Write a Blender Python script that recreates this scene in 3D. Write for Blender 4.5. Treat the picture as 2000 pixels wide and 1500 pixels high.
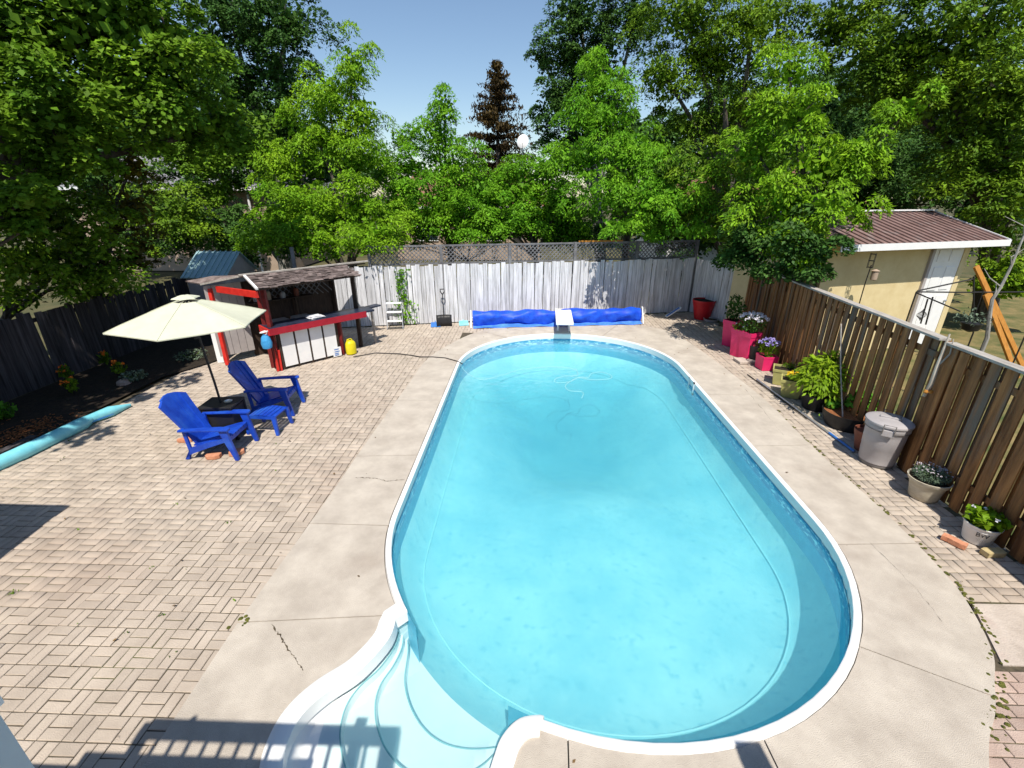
import bpy, bmesh, math, random
import numpy as np
from mathutils import Vector, Matrix
for o in list(bpy.data.objects): bpy.data.objects.remove(o)
scene = bpy.context.scene
COL = scene.collection
random.seed(7); RNG = np.random.default_rng(7)
R = math.radians
# ------------------------------------------------------------------ camera
FPX, PITCH, CAMH = 900.0, R(22.46), 3.9
YAW = math.atan(33*math.cos(PITCH)/FPX)
cam = bpy.data.objects.new('camera', bpy.data.cameras.new('camera')); COL.objects.link(cam)
cam.location = (0, 0, CAMH); cam.rotation_euler = (R(90)-PITCH, 0, YAW)
cam.data.sensor_width = 36; cam.data.lens = 36*FPX/2000; cam.data.clip_end = 2000; cam.data.clip_start = .05
scene.camera = cam
# ------------------------------------------------------------------ sky, sun, exposure
SH = (-.07, .60)                         # shadow shift per metre of height
sun_el = math.atan(1/math.hypot(*SH)); 
w = bpy.data.worlds.new('World'); scene.world = w; w.use_nodes = True
nt = w.node_tree; bg = nt.nodes['Background']
sk = nt.nodes.new('ShaderNodeTexSky'); sk.sky_type = 'NISHITA'; sk.sun_disc = False
sk.sun_elevation = sun_el; sk.sun_rotation = math.atan2(-SH[0], -SH[1]); sk.air_density = 1.15; sk.dust_density = .35; sk.ozone_density = 3.0
nt.links.new(sk.outputs[0], bg.inputs[0]); bg.inputs[1].default_value = .11
sun = bpy.data.objects.new('sun', bpy.data.lights.new('sun', 'SUN')); COL.objects.link(sun)
sun.data.energy = 4.8; sun.data.angle = R(.5); sun.data.color = (1, .93, .82)
sun.rotation_euler = Vector((SH[0], SH[1], -1)).to_track_quat('-Z', 'Y').to_euler()
scene.view_settings.view_transform = 'Standard'; scene.view_settings.look = 'None'
scene.view_settings.exposure = .29; scene.view_settings.gamma = 1
scene.render.engine = 'CYCLES'
scene.cycles.transparent_max_bounces = 16; scene.cycles.max_bounces = 8
# ------------------------------------------------------------------ pixel-to-world helpers (the photograph is 2000 x 1500)
_fw = Vector((-math.sin(YAW)*math.cos(PITCH), math.cos(YAW)*math.cos(PITCH), -math.sin(PITCH)))
_rt = Vector((math.cos(YAW), math.sin(YAW), 0)); _up = _rt.cross(_fw); _C = Vector((0, 0, CAMH))
def ray(x, y): return _fw*FPX + _rt*(x-1000) + _up*(750-y)
def G(x, y, z=0.0):
    d = ray(x, y); return _C + d*((z-CAMH)/d.z)
def AY(x, y, Y):
    d = ray(x, y); return _C + d*(Y/d.y)
def mpp(P): return (Vector(P)-_C).dot(_fw)/FPX            # metres per photograph pixel at P
# ------------------------------------------------------------------ materials
MATS = {}
def mat(name, c1, c2=None, scale=6.0, rough=.75, bump=0.0, bscale=40.0, metal=0.0, spec=.4, isl=0.0, detail=6.0, stretch=(1,1,1), ramp=(.35,.65), trans=0.0, obj=False, c3=None, s3=2.0, r3=(.55,.7)):
    if name in MATS: return MATS[name]
    m = bpy.data.materials.new(name); m.use_nodes = True; t = m.node_tree; N = t.nodes; L = t.links
    b = N['Principled BSDF']; b.inputs['Roughness'].default_value = rough; b.inputs['Metallic'].default_value = metal
    b.inputs['Specular IOR Level'].default_value = spec
    tc = N.new('ShaderNodeTexCoord') if obj else N.new('ShaderNodeNewGeometry')
    mp = N.new('ShaderNodeMapping'); mp.inputs['Scale'].default_value = stretch
    L.new(tc.outputs['Object' if obj else 'Position'], mp.inputs[0])
    col = None
    if c2 is None: c2 = tuple(min(1, c*1.12) for c in c1)
    nz = N.new('ShaderNodeTexNoise'); nz.inputs['Scale'].default_value = scale; nz.inputs['Detail'].default_value = detail; nz.inputs['Roughness'].default_value = .65
    L.new(mp.outputs[0], nz.inputs[0])
    rp = N.new('ShaderNodeValToRGB'); rp.color_ramp.elements[0].position = ramp[0]; rp.color_ramp.elements[1].position = ramp[1]
    rp.color_ramp.elements[0].color = (*c1, 1); rp.color_ramp.elements[1].color = (*c2, 1)
    L.new(nz.outputs[0], rp.inputs[0]); col = rp.outputs[0]
    if c3 is not None:
        n3 = N.new('ShaderNodeTexNoise'); n3.inputs['Scale'].default_value = s3; n3.inputs['Detail'].default_value = 5
        L.new(mp.outputs[0], n3.inputs[0])
        r_ = N.new('ShaderNodeMapRange'); r_.inputs[1].default_value = r3[0]; r_.inputs[2].default_value = r3[1]
        L.new(n3.outputs[0], r_.inputs[0])
        mx = N.new('ShaderNodeMixRGB'); L.new(r_.outputs[0], mx.inputs[0]); L.new(col, mx.inputs[1]); mx.inputs[2].default_value = (*c3, 1); col = mx.outputs[0]
    if isl:
        ge = N.new('ShaderNodeNewGeometry'); oi = N.new('ShaderNodeObjectInfo')
        ad = N.new('ShaderNodeMath'); ad.operation = 'ADD'; L.new(ge.outputs['Random Per Island'], ad.inputs[0]); L.new(oi.outputs['Random'], ad.inputs[1])
        fr = N.new('ShaderNodeMath'); fr.operation = 'FRACT'; L.new(ad.outputs[0], fr.inputs[0])
        mr = N.new('ShaderNodeMapRange'); mr.inputs[3].default_value = 1-isl; mr.inputs[4].default_value = 1+isl*.7; L.new(fr.outputs[0], mr.inputs[0])
        mu = N.new('ShaderNodeVectorMath'); mu.operation = 'SCALE'; L.new(col, mu.inputs[0]); L.new(mr.outputs[0], mu.inputs['Scale']); col = mu.outputs[0]
    L.new(col, b.inputs['Base Color'])
    if bump:
        bn = N.new('ShaderNodeTexNoise'); bn.inputs['Scale'].default_value = bscale; bn.inputs['Detail'].default_value = 4
        L.new(mp.outputs[0], bn.inputs[0])
        bp = N.new('ShaderNodeBump'); bp.inputs['Strength'].default_value = bump; bp.inputs['Distance'].default_value = .02
        L.new(bn.outputs[0], bp.inputs['Height']); L.new(bp.outputs[0], b.inputs['Normal'])
    if trans:
        tr = N.new('ShaderNodeBsdfTranslucent'); L.new(col, tr.inputs[0])
        mxs = N.new('ShaderNodeMixShader'); mxs.inputs[0].default_value = trans
        L.new(b.outputs[0], mxs.inputs[1]); L.new(tr.outputs[0], mxs.inputs[2]); L.new(mxs.outputs[0], N['Material Output'].inputs[0])
    MATS[name] = m; return m
def leafmat(name, c1, c2, trans=.42):
    return mat(name, c1, c2, scale=.9, rough=.55, spec=.15, isl=.45, trans=trans*.75, detail=3, ramp=(.3,.7))
M_paver = mat('paver', (.42,.355,.295), (.53,.455,.38), scale=2.2, rough=.9, bump=.5, bscale=120, isl=.10, c3=(.40,.31,.25), s3=.45, r3=(.52,.85))
M_joint = mat('joint_sand', (.05,.042,.03), (.11,.09,.06), scale=20, rough=1, c3=(.09,.10,.03), s3=1.2)
M_conc = mat('pool_concrete', (.44,.39,.335), (.58,.525,.455), scale=2.4, rough=.9, bump=.55, bscale=140, detail=10, c3=(.37,.31,.26), s3=.9, r3=(.58,.80))
M_slab = mat('old_slab', (.42,.36,.31), (.57,.50,.44), scale=3, rough=.9, bump=.4, bscale=60, c3=(.3,.2,.17), s3=1.5)
M_crack = mat('crack_dirt', (.05,.04,.028), (.10,.08,.05), scale=30, rough=1)
M_moss = mat('moss', (.06,.075,.012), (.16,.16,.03), scale=25, rough=1, bump=1, bscale=80)
M_ground = mat('yard_ground', (.05,.06,.02), (.12,.10,.045), scale=.8, rough=1, bump=.6, bscale=15)
M_straw = mat('dry_lawn', (.06,.085,.02), (.24,.18,.075), scale=1.4, rough=1, bump=.6, bscale=25)
M_soil = mat('soil', (.012,.009,.006), (.035,.024,.015), scale=14, rough=1, bump=1, bscale=40)
M_mulch = mat('mulch', (.16,.055,.02), (.38,.15,.055), scale=40, rough=1, bump=1, bscale=60)
M_white = mat('white_paint', (.78,.79,.80), (.84,.84,.84), scale=5, rough=.45)
M_fiber = mat('step_fiberglass', (.80,.82,.82), (.86,.87,.86), scale=3, rough=.25, spec=.5)
M_liner = mat('pool_liner', (.36,.70,.76), (.60,.86,.85), scale=.8, rough=.6, detail=10, ramp=(.36,.62), c3=(.28,.62,.71), s3=9, r3=(.56,.80))
M_wall = mat('shaded_liner_wall', (.07,.42,.62), (.12,.52,.70), scale=5, rough=.5)  # liner blue darkened for the wall, its shade is put into the colour
M_seam = mat('liner_seam', (.55,.86,.87), (.62,.88,.88), rough=.5)
M_blue = mat('chair_resin', (.005,.04,.38), (.012,.075,.52), scale=6, rough=.42, spec=.45, bump=.08, bscale=120, c3=(.03,.13,.58), s3=3.5, r3=(.52,.78))
M_black = mat('black_resin', (.010,.010,.012), (.018,.018,.02), scale=10, rough=.5)
M_canvas = mat('canopy_fabric', (.68,.70,.55), (.75,.77,.62), scale=4, rough=.85, trans=.25, bump=.1, bscale=300)
M_brickred = mat('terracotta', (.50,.20,.11), (.62,.30,.18), scale=12, rough=.9, bump=.4)
M_bricktan = mat('tan_brick', (.42,.33,.16), (.55,.45,.25), scale=12, rough=.9, bump=.4)
M_fwhite = mat('weathered_white_board', (.36,.36,.38), (.74,.75,.79), scale=2.2, rough=.85, stretch=(9,9,.55), isl=.18, bump=.4, bscale=18, ramp=(.3,.6))
M_fbrown = mat('brown_fence_board', (.11,.045,.014), (.36,.17,.06), scale=1.6, rough=.75, stretch=(7,7,.6), isl=.35, bump=.3, bscale=14, c3=(.15,.125,.10), s3=.6, r3=(.54,.68))
M_fcap = mat('grey_cap_board', (.30,.27,.24), (.47,.44,.40), scale=3, rough=.85, stretch=(6,1,6), bump=.3)
M_fdark = mat('shade_dark_board', (.010,.009,.010), (.075,.068,.075), scale=1.8, rough=.9, stretch=(8,8,.45), isl=.3, bump=.4, bscale=14)  # old dark boards, lowered further so the colour carries the deep shade
M_lat = mat('lattice_wood', (.10,.10,.11), (.22,.22,.23), scale=4, rough=.9)
M_red = mat('red_paint', (.55,.02,.015), (.72,.04,.025), scale=8, rough=.5)
M_dkred = mat('dark_red_wood', (.10,.008,.008), (.20,.015,.015), scale=8, rough=.6)
M_redshade = mat('shaded_red_board', (.30,.008,.02), (.40,.012,.03), scale=6, rough=.5)  # darker copy of the red paint, with the front fascia's shade in the colour
M_dkwood = mat('dark_wood', (.022,.014,.010), (.06,.038,.028), scale=5, rough=.8, stretch=(5,5,1))
M_counter = mat('counter_top', (.012,.016,.035), (.03,.04,.075), scale=8, rough=.35)
M_shing = mat('wood_shingle', (.09,.065,.06), (.25,.20,.19), scale=6, rough=.9, isl=.4, bump=.5)
M_greyp = mat('grey_panel', (.34,.31,.31), (.44,.41,.40), scale=3, rough=.8)
M_teal = mat('teal_metal_roof', (.22,.35,.38), (.29,.43,.45), scale=2, rough=.5)
M_maroon = mat('maroon_metal_roof', (.17,.105,.095), (.26,.17,.155), scale=2.5, rough=.5, c3=(.25,.2,.19), s3=4)
M_stucco = mat('cream_stucco', (.62,.50,.27), (.70,.585,.34), scale=2.5, rough=.95, bump=.3, bscale=120)
M_tarp = mat('blue_tarp', (.006,.05,.52), (.012,.10,.70), scale=5, rough=.5, spec=.3, bump=.4, bscale=9)
M_tube = mat('light_blue_vinyl', (.18,.60,.72), (.26,.70,.80), scale=6, rough=.3)
M_pink = mat('crimson_plastic', (.72,.02,.13), (.82,.035,.17), scale=6, rough=.4)
M_redpl = mat('red_plastic', (.50,.012,.02), (.6,.02,.03), scale=6, rough=.4)
M_olive = mat('olive_ceramic', (.40,.38,.13), (.48,.46,.18), scale=6, rough=.55)
M_can = mat('grey_plastic', (.37,.35,.36), (.42,.40,.41), scale=4, rough=.45)
M_candk = mat('grey_plastic_dark', (.16,.15,.15), (.2,.19,.19), scale=4, rough=.5)
M_beige = mat('beige_ceramic', (.44,.39,.29), (.56,.51,.41), scale=8, rough=.7, stretch=(1,1,4))
M_brownp = mat('brown_clay', (.16,.05,.03), (.23,.08,.05), scale=8, rough=.7)
M_yel = mat('yellow_plastic', (.66,.56,.01), (.74,.64,.02), scale=5, rough=.4)
M_metal = mat('aluminium', (.55,.57,.6), (.65,.66,.68), scale=6, rough=.35, metal=.8)
M_pblue = mat('pole_blue', (.03,.16,.5), rough=.4)
M_iron = mat('black_iron', (.012,.012,.013), (.025,.022,.02), scale=10, rough=.5)
M_orange = mat('orange_stained_wood', (.34,.135,.018), (.46,.21,.035), scale=4, rough=.7, stretch=(6,6,1))
M_bark = mat('bark', (.05,.04,.032), (.14,.12,.10), scale=4, rough=.95, bump=.8, bscale=14, stretch=(3,3,.6))
M_pbark = mat('pale_bark', (.22,.21,.19), (.42,.41,.38), scale=4, rough=.9, bump=.5, bscale=14, stretch=(3,3,.6))
M_tan = mat('tan_siding', (.36,.27,.20), (.42,.33,.26), scale=3, rough=.9)
M_roofr = mat('red_shingle_roof', (.20,.09,.06), (.30,.15,.11), scale=8, rough=.9)
M_roofg = mat('grey_shingle_roof', (.16,.16,.17), (.24,.24,.25), scale=8, rough=.9)
M_glass = mat('window_glass', (.02,.03,.04), rough=.08, spec=.8)
M_ftwhite = mat('white_petal', (.75,.72,.80), (.85,.83,.88), scale=20, rough=.8)
M_ftpurple = mat('purple_petal', (.26,.22,.55), (.42,.36,.70), scale=20, rough=.8)
M_ftlav = mat('lavender_flower', (.44,.40,.46), (.58,.54,.58), scale=20, rough=.8)
M_ftyel = mat('yellow_petal', (.75,.48,.01), (.85,.6,.02), scale=20, rough=.8)
M_ftor = mat('orange_petal', (.80,.17,.01), (.85,.25,.02), scale=20, rough=.8)
M_lbl = mat('label_ink', (.015,.015,.02), rough=.8)
L_maple = leafmat('maple_leaf', (.07,.17,.012), (.19,.33,.02))
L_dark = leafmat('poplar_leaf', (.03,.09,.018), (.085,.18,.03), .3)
L_ash = leafmat('ash_leaf', (.11,.28,.010), (.27,.46,.018))
L_loc = leafmat('locust_leaf', (.08,.26,.012), (.21,.44,.02))
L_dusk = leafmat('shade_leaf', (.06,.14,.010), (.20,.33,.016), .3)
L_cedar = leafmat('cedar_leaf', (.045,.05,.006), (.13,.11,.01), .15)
L_rust = leafmat('rust_needle', (.035,.022,.008), (.085,.058,.016), .15)
L_pot = leafmat('herb_leaf', (.05,.20,.015), (.13,.33,.03))
L_lime = leafmat('lime_leaf', (.13,.27,.008), (.28,.42,.02))
L_grey = leafmat('silver_leaf', (.10,.16,.10), (.22,.28,.20), .2)
# ------------------------------------------------------------------ object helpers
def link(name, data, parent=None):
    o = bpy.data.objects.new(name, data); COL.objects.link(o)
    if parent is not None: o.parent = parent
    return o
def tag(o, label=None, cat=None, group=None, kind=None):
    if label: o['label'] = label
    if cat: o['category'] = cat
    if group: o['group'] = group
    if kind: o['kind'] = kind
    return o
def thing(name, label, cat, loc=(0,0,0), rz=0, group=None):
    o = link(name, None); o.location = loc; o.rotation_euler = (0, 0, rz); o.empty_display_size = .2
    return tag(o, label, cat, group)
class MB:
    def __init__(s): s.v = []; s.f = []; s.smooth = False
    def add(s, vs, fs):
        k = len(s.v); s.v += [tuple(p) for p in vs]; s.f += [tuple(i+k for i in q) for q in fs]; return s
    def box(s, c, d, rz=0, M=None):
        x, y, z = d[0]/2, d[1]/2, d[2]/2
        vs = [Vector((a*x, b*y, e*z)) for e in (-1,1) for a, b in ((-1,-1),(1,-1),(1,1),(-1,1))]
        T = M if M is not None else Matrix.Rotation(rz, 3, 'Z'); c = Vector(c)
        return s.add([c+T@v for v in vs], [(3,2,1,0),(4,5,6,7),(0,1,5,4),(1,2,6,5),(2,3,7,6),(3,0,4,7)])
    def beam(s, a, b, wd, th, up=(0,0,1)):
        a, b = Vector(a), Vector(b); d = (b-a); L = d.length; d.normalize(); u = Vector(up)
        if abs(d.dot(u)) > .98: u = Vector((0,1,0))
        sd = d.cross(u).normalized(); u2 = sd.cross(d)
        return s.box((a+b)/2, (wd, L, th), M=Matrix((sd, d, u2)).transposed())
    def tube(s, pts, r, n=8, cap=True):
        pts = [Vector(p) for p in pts]; rs = r if isinstance(r, (list, tuple)) else [r]*len(pts); vs = []
        prev = None
        for i, p in enumerate(pts):
            d = (pts[min(i+1, len(pts)-1)]-pts[max(i-1, 0)]).normalized()
            if prev is None:
                u = Vector((0,0,1)) if abs(d.z) < .9 else Vector((1,0,0)); a = d.cross(u).normalized()
            else: a = (prev - d*prev.dot(d)).normalized()
            prev = a; b = d.cross(a)
            vs += [p + (a*math.cos(2*math.pi*k/n) + b*math.sin(2*math.pi*k/n))*rs[i] for k in range(n)]
        fs = [(i*n+k, i*n+(k+1) % n, (i+1)*n+(k+1) % n, (i+1)*n+k) for i in range(len(pts)-1) for k in range(n)]
        if cap: fs += [tuple(range(n-1, -1, -1)), tuple((len(pts)-1)*n+k for k in range(n))]
        s.smooth = True; return s.add(vs, fs)
    def lathe(s, prof, c=(0,0,0), n=28, sq=None, cap=True):
        c = Vector(c); vs = []
        for r, z in prof:
            for k in range(n):
                a = 2*math.pi*k/n
                vs.append(c+Vector((r*math.cos(a), r*math.sin(a), z)))
        m = len(prof); fs = [(i*n+k, i*n+(k+1) % n, (i+1)*n+(k+1) % n, (i+1)*n+k) for i in range(m-1) for k in range(n)]
        if cap: fs += [tuple(range(n-1, -1, -1)), tuple((m-1)*n+k for k in range(n))]
        s.smooth = True; return s.add(vs, fs)
    def prism(s, poly, z0, z1, bottom=False):
        n = len(poly); vs = [(p[0], p[1], z0) for p in poly]+[(p[0], p[1], z1) for p in poly]
        fs = [tuple(range(n, 2*n))]+[(i, (i+1) % n, n+(i+1) % n, n+i) for i in range(n)]
        if bottom: fs.append(tuple(range(n-1, -1, -1)))
        return s.add(vs, fs)
    def strip(s, rows, closed=False):
        n = len(rows[0]); vs = [p for r_ in rows for p in r_]
        return s.add(vs, [(i*n+k, i*n+(k+1) % n, (i+1)*n+(k+1) % n, (i+1)*n+k) for i in range(len(rows)-1) for k in range(n if closed else n-1)])
    def mesh(s, name, m):
        me = bpy.data.meshes.new(name); me.from_pydata(s.v, [], s.f); me.materials.append(m)
        if s.smooth:
            me.polygons.foreach_set('use_smooth', [True]*len(me.polygons))
            try: me.set_sharp_from_angle(angle=R(38))
            except Exception: pass
        return me
    def build(s, name, m, parent=None, bev=0):
        o = link(name, s.mesh(name, m), parent)
        if bev:
            b = o.modifiers.new('bevel', 'BEVEL'); b.width = bev; b.segments = 2; b.limit_method = 'ANGLE'
        return o
def np_mesh(name, V, F, m, parent=None):
    me = bpy.data.meshes.new(name); V = np.asarray(V, np.float32); F = np.asarray(F, np.int32); k = F.shape[1]
    me.vertices.add(len(V)); me.vertices.foreach_set('co', V.ravel())
    me.loops.add(F.size); me.loops.foreach_set('vertex_index', F.ravel())
    me.polygons.add(len(F)); me.polygons.foreach_set('loop_start', np.arange(0, F.size, k, dtype=np.int32))
    me.polygons.foreach_set('loop_total', np.full(len(F), k, np.int32)) if bpy.app.version < (4,1,0) else None
    me.update(calc_edges=True); me.validate(); me.materials.append(m)
    return link(name, me, parent)
def copy_tree(o, parent=None):
    c = o.copy(); COL.objects.link(c); c.parent = parent
    for ch in o.children: copy_tree(ch, c)
    return c
def leafquads(P, size, asp=.5, droop=.25, upb=.8, jit=.35):
    """diamond leaf faces at points P"""
    n = len(P); d = RNG.normal(size=(n, 3)); d[:, 2] -= droop*1.5; d /= np.linalg.norm(d, axis=1)[:, None]
    nn = RNG.normal(size=(n, 3)); nn[:, 2] += upb*2; s = np.cross(d, nn); s /= np.linalg.norm(s, axis=1)[:, None]+1e-6
    L = size*(1+jit*RNG.uniform(-1, 1, n))[:, None]; W = L*asp*.5
    k = np.cross(s, d)*L*.12
    V = np.stack([P-d*L*.5, P-s*W+k, P+d*L*.5, P+s*W+k], 1).reshape(-1, 3)
    return V, np.arange(4*n).reshape(n, 4)
# ------------------------------------------------------------------ ground
g = MB(); g.add([(-250,-120,-.06),(250,-120,-.06),(250,600,-.06),(-250,600,-.06)], [(0,1,2,3)])
# a hole is left for the pool: the sheet is built as four pieces around it
g = MB(); X0, X1, Y0, Y1 = -3.4, 5.4, 1.2, 14.6
for a, b, c, d in ((-250,-120,250,Y0),(-250,Y1,250,600),(-250,Y0,X0,Y1),(X1,Y0,250,Y1)):
    g.add([(a,b,-.06),(c,b,-.06),(c,d,-.06),(a,d,-.06)], [(0,1,2,3)])
tag(g.build('ground', M_ground), kind='structure')
lawn = MB(); lawn.add([(6.0,2,-.02),(30,2,-.02),(30,24,.0),(6.3,24,.0)], [(0,1,2,3)])
tag(lawn.build('neighbour_lawn', M_straw), kind='structure')
# ------------------------------------------------------------------ pool deck, coping, pool
PCX, PR, PYA, PYB = 1.03, 2.71, 2.24+2.71, 13.37-2.71
def stadium(off=0, n=36):
    r = PR+off; P = []
    for k in range(n+1):
        a = math.pi*k/n; P.append((PCX+r*math.cos(a), PYB+r*math.sin(a)))
    for k in range(n+1):
        a = math.pi+math.pi*k/n; P.append((PCX+r*math.cos(a), PYA+r*math.sin(a)))
    return P
def catmull(P, m=6, closed=False):
    P = [Vector((*p, 0)) if len(p) == 2 else Vector(p) for p in P]; out = []; n = len(P)
    for i in range(n if closed else n-1):
        g_ = lambda j: P[j % n] if closed else P[max(0, min(n-1, j))]
        p0, p1, p2, p3 = g_(i-1), g_(i), g_(i+1), g_(i+2)
        for k in range(m):
            t = k/m; out.append(.5*((2*p1)+(p2-p0)*t+(2*p0-5*p1+4*p2-p3)*t*t+(3*p1-p0-3*p2+p3)*t**3))
    if not closed: out.append(P[-1])
    return [(p.x, p.y) for p in out]
# step cove: an S-curve that leaves the pool edge on the left, swings round behind and comes back on the right
COVE = catmull([(-1.30,3.33),(-1.30,3.08),(-1.46,2.77),(-1.68,2.56),(-1.80,2.38),(-1.83,2.20),(-1.79,2.00),(-1.62,1.72),(-1.30,1.48),(-.9,1.42),(-.5,1.55),(-.27,1.80),(-.18,2.08),(-.12,2.24),(0.0,2.36),(.17,2.39)], 5)
aL = math.atan2(3.33-PYA, -1.30-PCX); aR = math.atan2(2.39-PYA, .17-PCX)
OUT = []                                           # pool outline with the cove, counter-clockwise
for k in range(37): a = math.pi*k/36; OUT.append((PCX+PR*math.cos(a), PYB+PR*math.sin(a)))
for k in range(1, 24): OUT.append((PCX-PR, PYB+(PYA-PYB)*k/24))
a0, a1 = math.pi, aL+2*math.pi
for k in range(13): a = a0+(a1-a0)*k/12; OUT.append((PCX+PR*math.cos(a), PYA+PR*math.sin(a)))
cov0 = len(OUT)
OUT += COVE[1:-1]; cov1 = len(OUT)
a0, a1 = aR+2*math.pi, 2*math.pi
for k in range(25): a = a0+(a1-a0)*k/24; OUT.append((PCX+PR*math.cos(a), PYA+PR*math.sin(a)))
for k in range(1, 24): OUT.append((PCX+PR, PYA+(PYB-PYA)*k/24))
def offs(P, d):
    n = len(P); Q = []
    for i in range(n):
        a, b = Vector(P[i-1]), Vector(P[(i+1) % n]); t = (b-a).normalized(); Q.append((P[i][0]+t.y*d, P[i][1]-t.x*d))
    return Q
# outer edge of the concrete, one point per angle from the pool's long axis
OUTER = [(-2.80,1.0),(-2.80,2.2),(-2.81,3.2),(-2.74,5.0),(-2.70,7.0),(-2.62,9.2),(-2.54,11.0),(-2.14,12.35),(-1.55,13.5),(-.64,14.2),(1.1,14.5),(3.2,14.5),(4.27,13.93),(4.65,12.25),(4.85,9.8),(4.88,8.44),(4.80,7.1),(4.78,6.2),(4.77,5.1),(4.68,4.11),(4.57,3.65),(4.33,3.13),(4.08,2.83),(3.85,2.57),(3.54,2.28),(3.1,1.7),(2.9,1.0)]
OUTS = catmull(OUTER, 6)
deck = tag(link('pool_deck', None), kind='structure')
def nearest_on(P, q): return min(range(len(P)), key=lambda i: (P[i][0]-q[0])**2+(P[i][1]-q[1])**2)
def poly_slab(poly, name='slab', m=M_conc, parent=deck, z=0.0, th=.1):
    bm = bmesh.new(); vs = [bm.verts.new((p[0], p[1], z)) for p in poly]; f = bm.faces.new(vs)
    if f.normal.z < 0: f.normal_flip()
    bm.normal_update()
    if f.normal.z < 0: bmesh.ops.reverse_faces(bm, faces=[f])
    r_ = bmesh.ops.extrude_face_region(bm, geom=[f]); vv = [e for e in r_['geom'] if isinstance(e, bmesh.types.BMVert)]
    # keep the top at z: push the original down
    for v in bm.verts:
        if v not in vv: v.co.z = z-th
    bmesh.ops.recalc_face_normals(bm, faces=bm.faces[:])
    bmesh.ops.triangulate(bm, faces=[q for q in bm.faces if len(q.verts) > 4])
    me = bpy.data.meshes.new(name); bm.to_mesh(me); bm.free(); me.materials.append(m); return link(name, me, parent)
COP = offs(OUT, .065)                              # outer edge of the white coping
CUTS = [((-1.33,3.33),(-2.80,3.21)), ((-1.68,4.72),(-2.74,4.71)), ((-1.68,6.30),(-2.71,6.30)), ((-1.68,8.6),(-2.66,8.6)), ((-1.6,11.3),(-2.5,11.5)),
        ((-.55,12.9),(-1.5,13.62)), ((2.2,13.15),(2.8,14.5)), ((3.6,11.6),(4.68,12.0)), ((3.745,9.0),(4.87,9.1)), ((3.745,6.9),(4.79,6.95)), ((3.72,4.58),(4.72,4.52)),
        ((3.15,3.2),(3.95,2.68)), ((1.84,2.32),(1.95,1.2)), ((.32,2.36),(.30,1.2))]
# order the cuts along the outline, then a slab between each neighbouring pair
nC = len(COP); idx = [(nearest_on(COP, c[0]), nearest_on(OUTS, c[1]) if c[1][1] > 1.25 else None, c) for c in CUTS]
BOT = [(-2.8,1.0),(2.9,1.0)]
def walk(P, i, j): 
    out = [P[i]]
    while i != j: i = (i+1) % len(P); out.append(P[i])
    return out
def shrink(poly, d=.006):
    n = len(poly); A = sum(poly[i-1][0]*poly[i][1]-poly[i][0]*poly[i-1][1] for i in range(n)); s = -1 if A > 0 else 1
    return offs(poly, s*d)
order = [13, 12, 11, 10, 9, 8, 7, 6, 5, 4, 3, 2, 1, 0]   # counter-clockwise along the outline starting at the bottom right
for a, b in zip(order[1:], order[2:]):               # between cuts 12-11, 11-10 ... 1-0 (coping index rises)
    ia, oa, _ = idx[a]; ib, ob, _ = idx[b]
    inner = walk(COP, ia, ib)
    if oa is None: outer = [OUTS[k] for k in range(len(OUTS)-1, ob-1, -1)]; outer = [(1.95, 1.0)]+outer
    else: outer = [OUTS[k] for k in range(oa, ob-1, -1)]
    poly_slab(shrink(inner+outer[::-1]))
ia, ib = idx[13][0], idx[12][0]
poly_slab(shrink(walk(COP, ia, ib)+[(1.95,1.0),(.30,1.0)]))
i0 = idx[0][0]; cm = nearest_on(COP, (-1.3,1.42))
poly_slab(shrink(walk(COP, i0, cm)+[(-1.3,1.0)]+[OUTS[k] for k in range(0, idx[0][1]+1)]))
poly_slab(shrink(walk(COP, cm, ia)+[(.30,1.0),(-1.3,1.0)]))
# joint bed under the slabs
bedp = MB(); ring_o = [OUTS[nearest_on(OUTS, p)] for p in COP]
bedp.strip([[(p[0], p[1], -.03) for p in COP], [(p[0], p[1], -.03) for p in ring_o]], closed=True)
bedp.f = [q for q in bedp.f if max((Vector(bedp.v[i])-Vector(bedp.v[j])).length for i in q for j in q) < 1.9 and not any(bedp.v[i][1] < 2.1 for i in q)]; bedp.build('joint_bed', M_joint, deck)
def crack(px, wd=.006, z=.0035):
    P = [G(*p) for p in px]; Q = []
    for a, b in zip(P, P[1:]):
        for k in range(11): 
            t = k/11; q = a.lerp(b, t); q += Vector((random.uniform(-1,1), random.uniform(-1,1), 0))*.011; Q.append(q)
    Q.append(P[-1]); m = MB(); L_, R_ = [], []
    for i, q in enumerate(Q):
        d = (Q[min(i+1, len(Q)-1)]-Q[max(0, i-1)]).normalized(); wv = wd*random.choice((.12,.2,.35,.5,.8,1.2))*.6
        L_.append((q.x-d.y*wv, q.y+d.x*wv, z)); R_.append((q.x+d.y*wv, q.y-d.x*wv, z))
    m.strip([R_, L_]); return m.build('crack', M_crack, deck)
crack([(532,1218),(552,1250),(575,1285),(592,1310)], .011); crack([(693,933),(730,934),(757,940),(790,937)], .011)
crack([(1455,760),(1490,800),(1530,850)], .004); crack([(1700,1060),(1790,1150),(1840,1215)], .003)
for k in range(150):                                    # moss and weeds in the joint along the right-hand edge
    i = random.randrange(int(len(OUTS)*.58), len(OUTS)-14); p = OUTS[i]
    if k == 0: mo = MB()
    r_ = random.uniform(.008, .024); mo.lathe([(r_, 0), (r_*.8, r_*.3), (r_*.2, r_*.45)], (p[0]+random.uniform(0,.05), p[1]+random.uniform(-.1,.1), -.004), 7)
[mo.lathe([(r_,0),(r_*.5,.012)], (-2.78+random.gauss(0,.05),3.22+random.gauss(0,.03),-.004), 7) for r_ in (.02,.03,.015,.025,.02,.03,.012)]
tag(mo.build('moss', M_moss, deck), kind='stuff')
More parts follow.
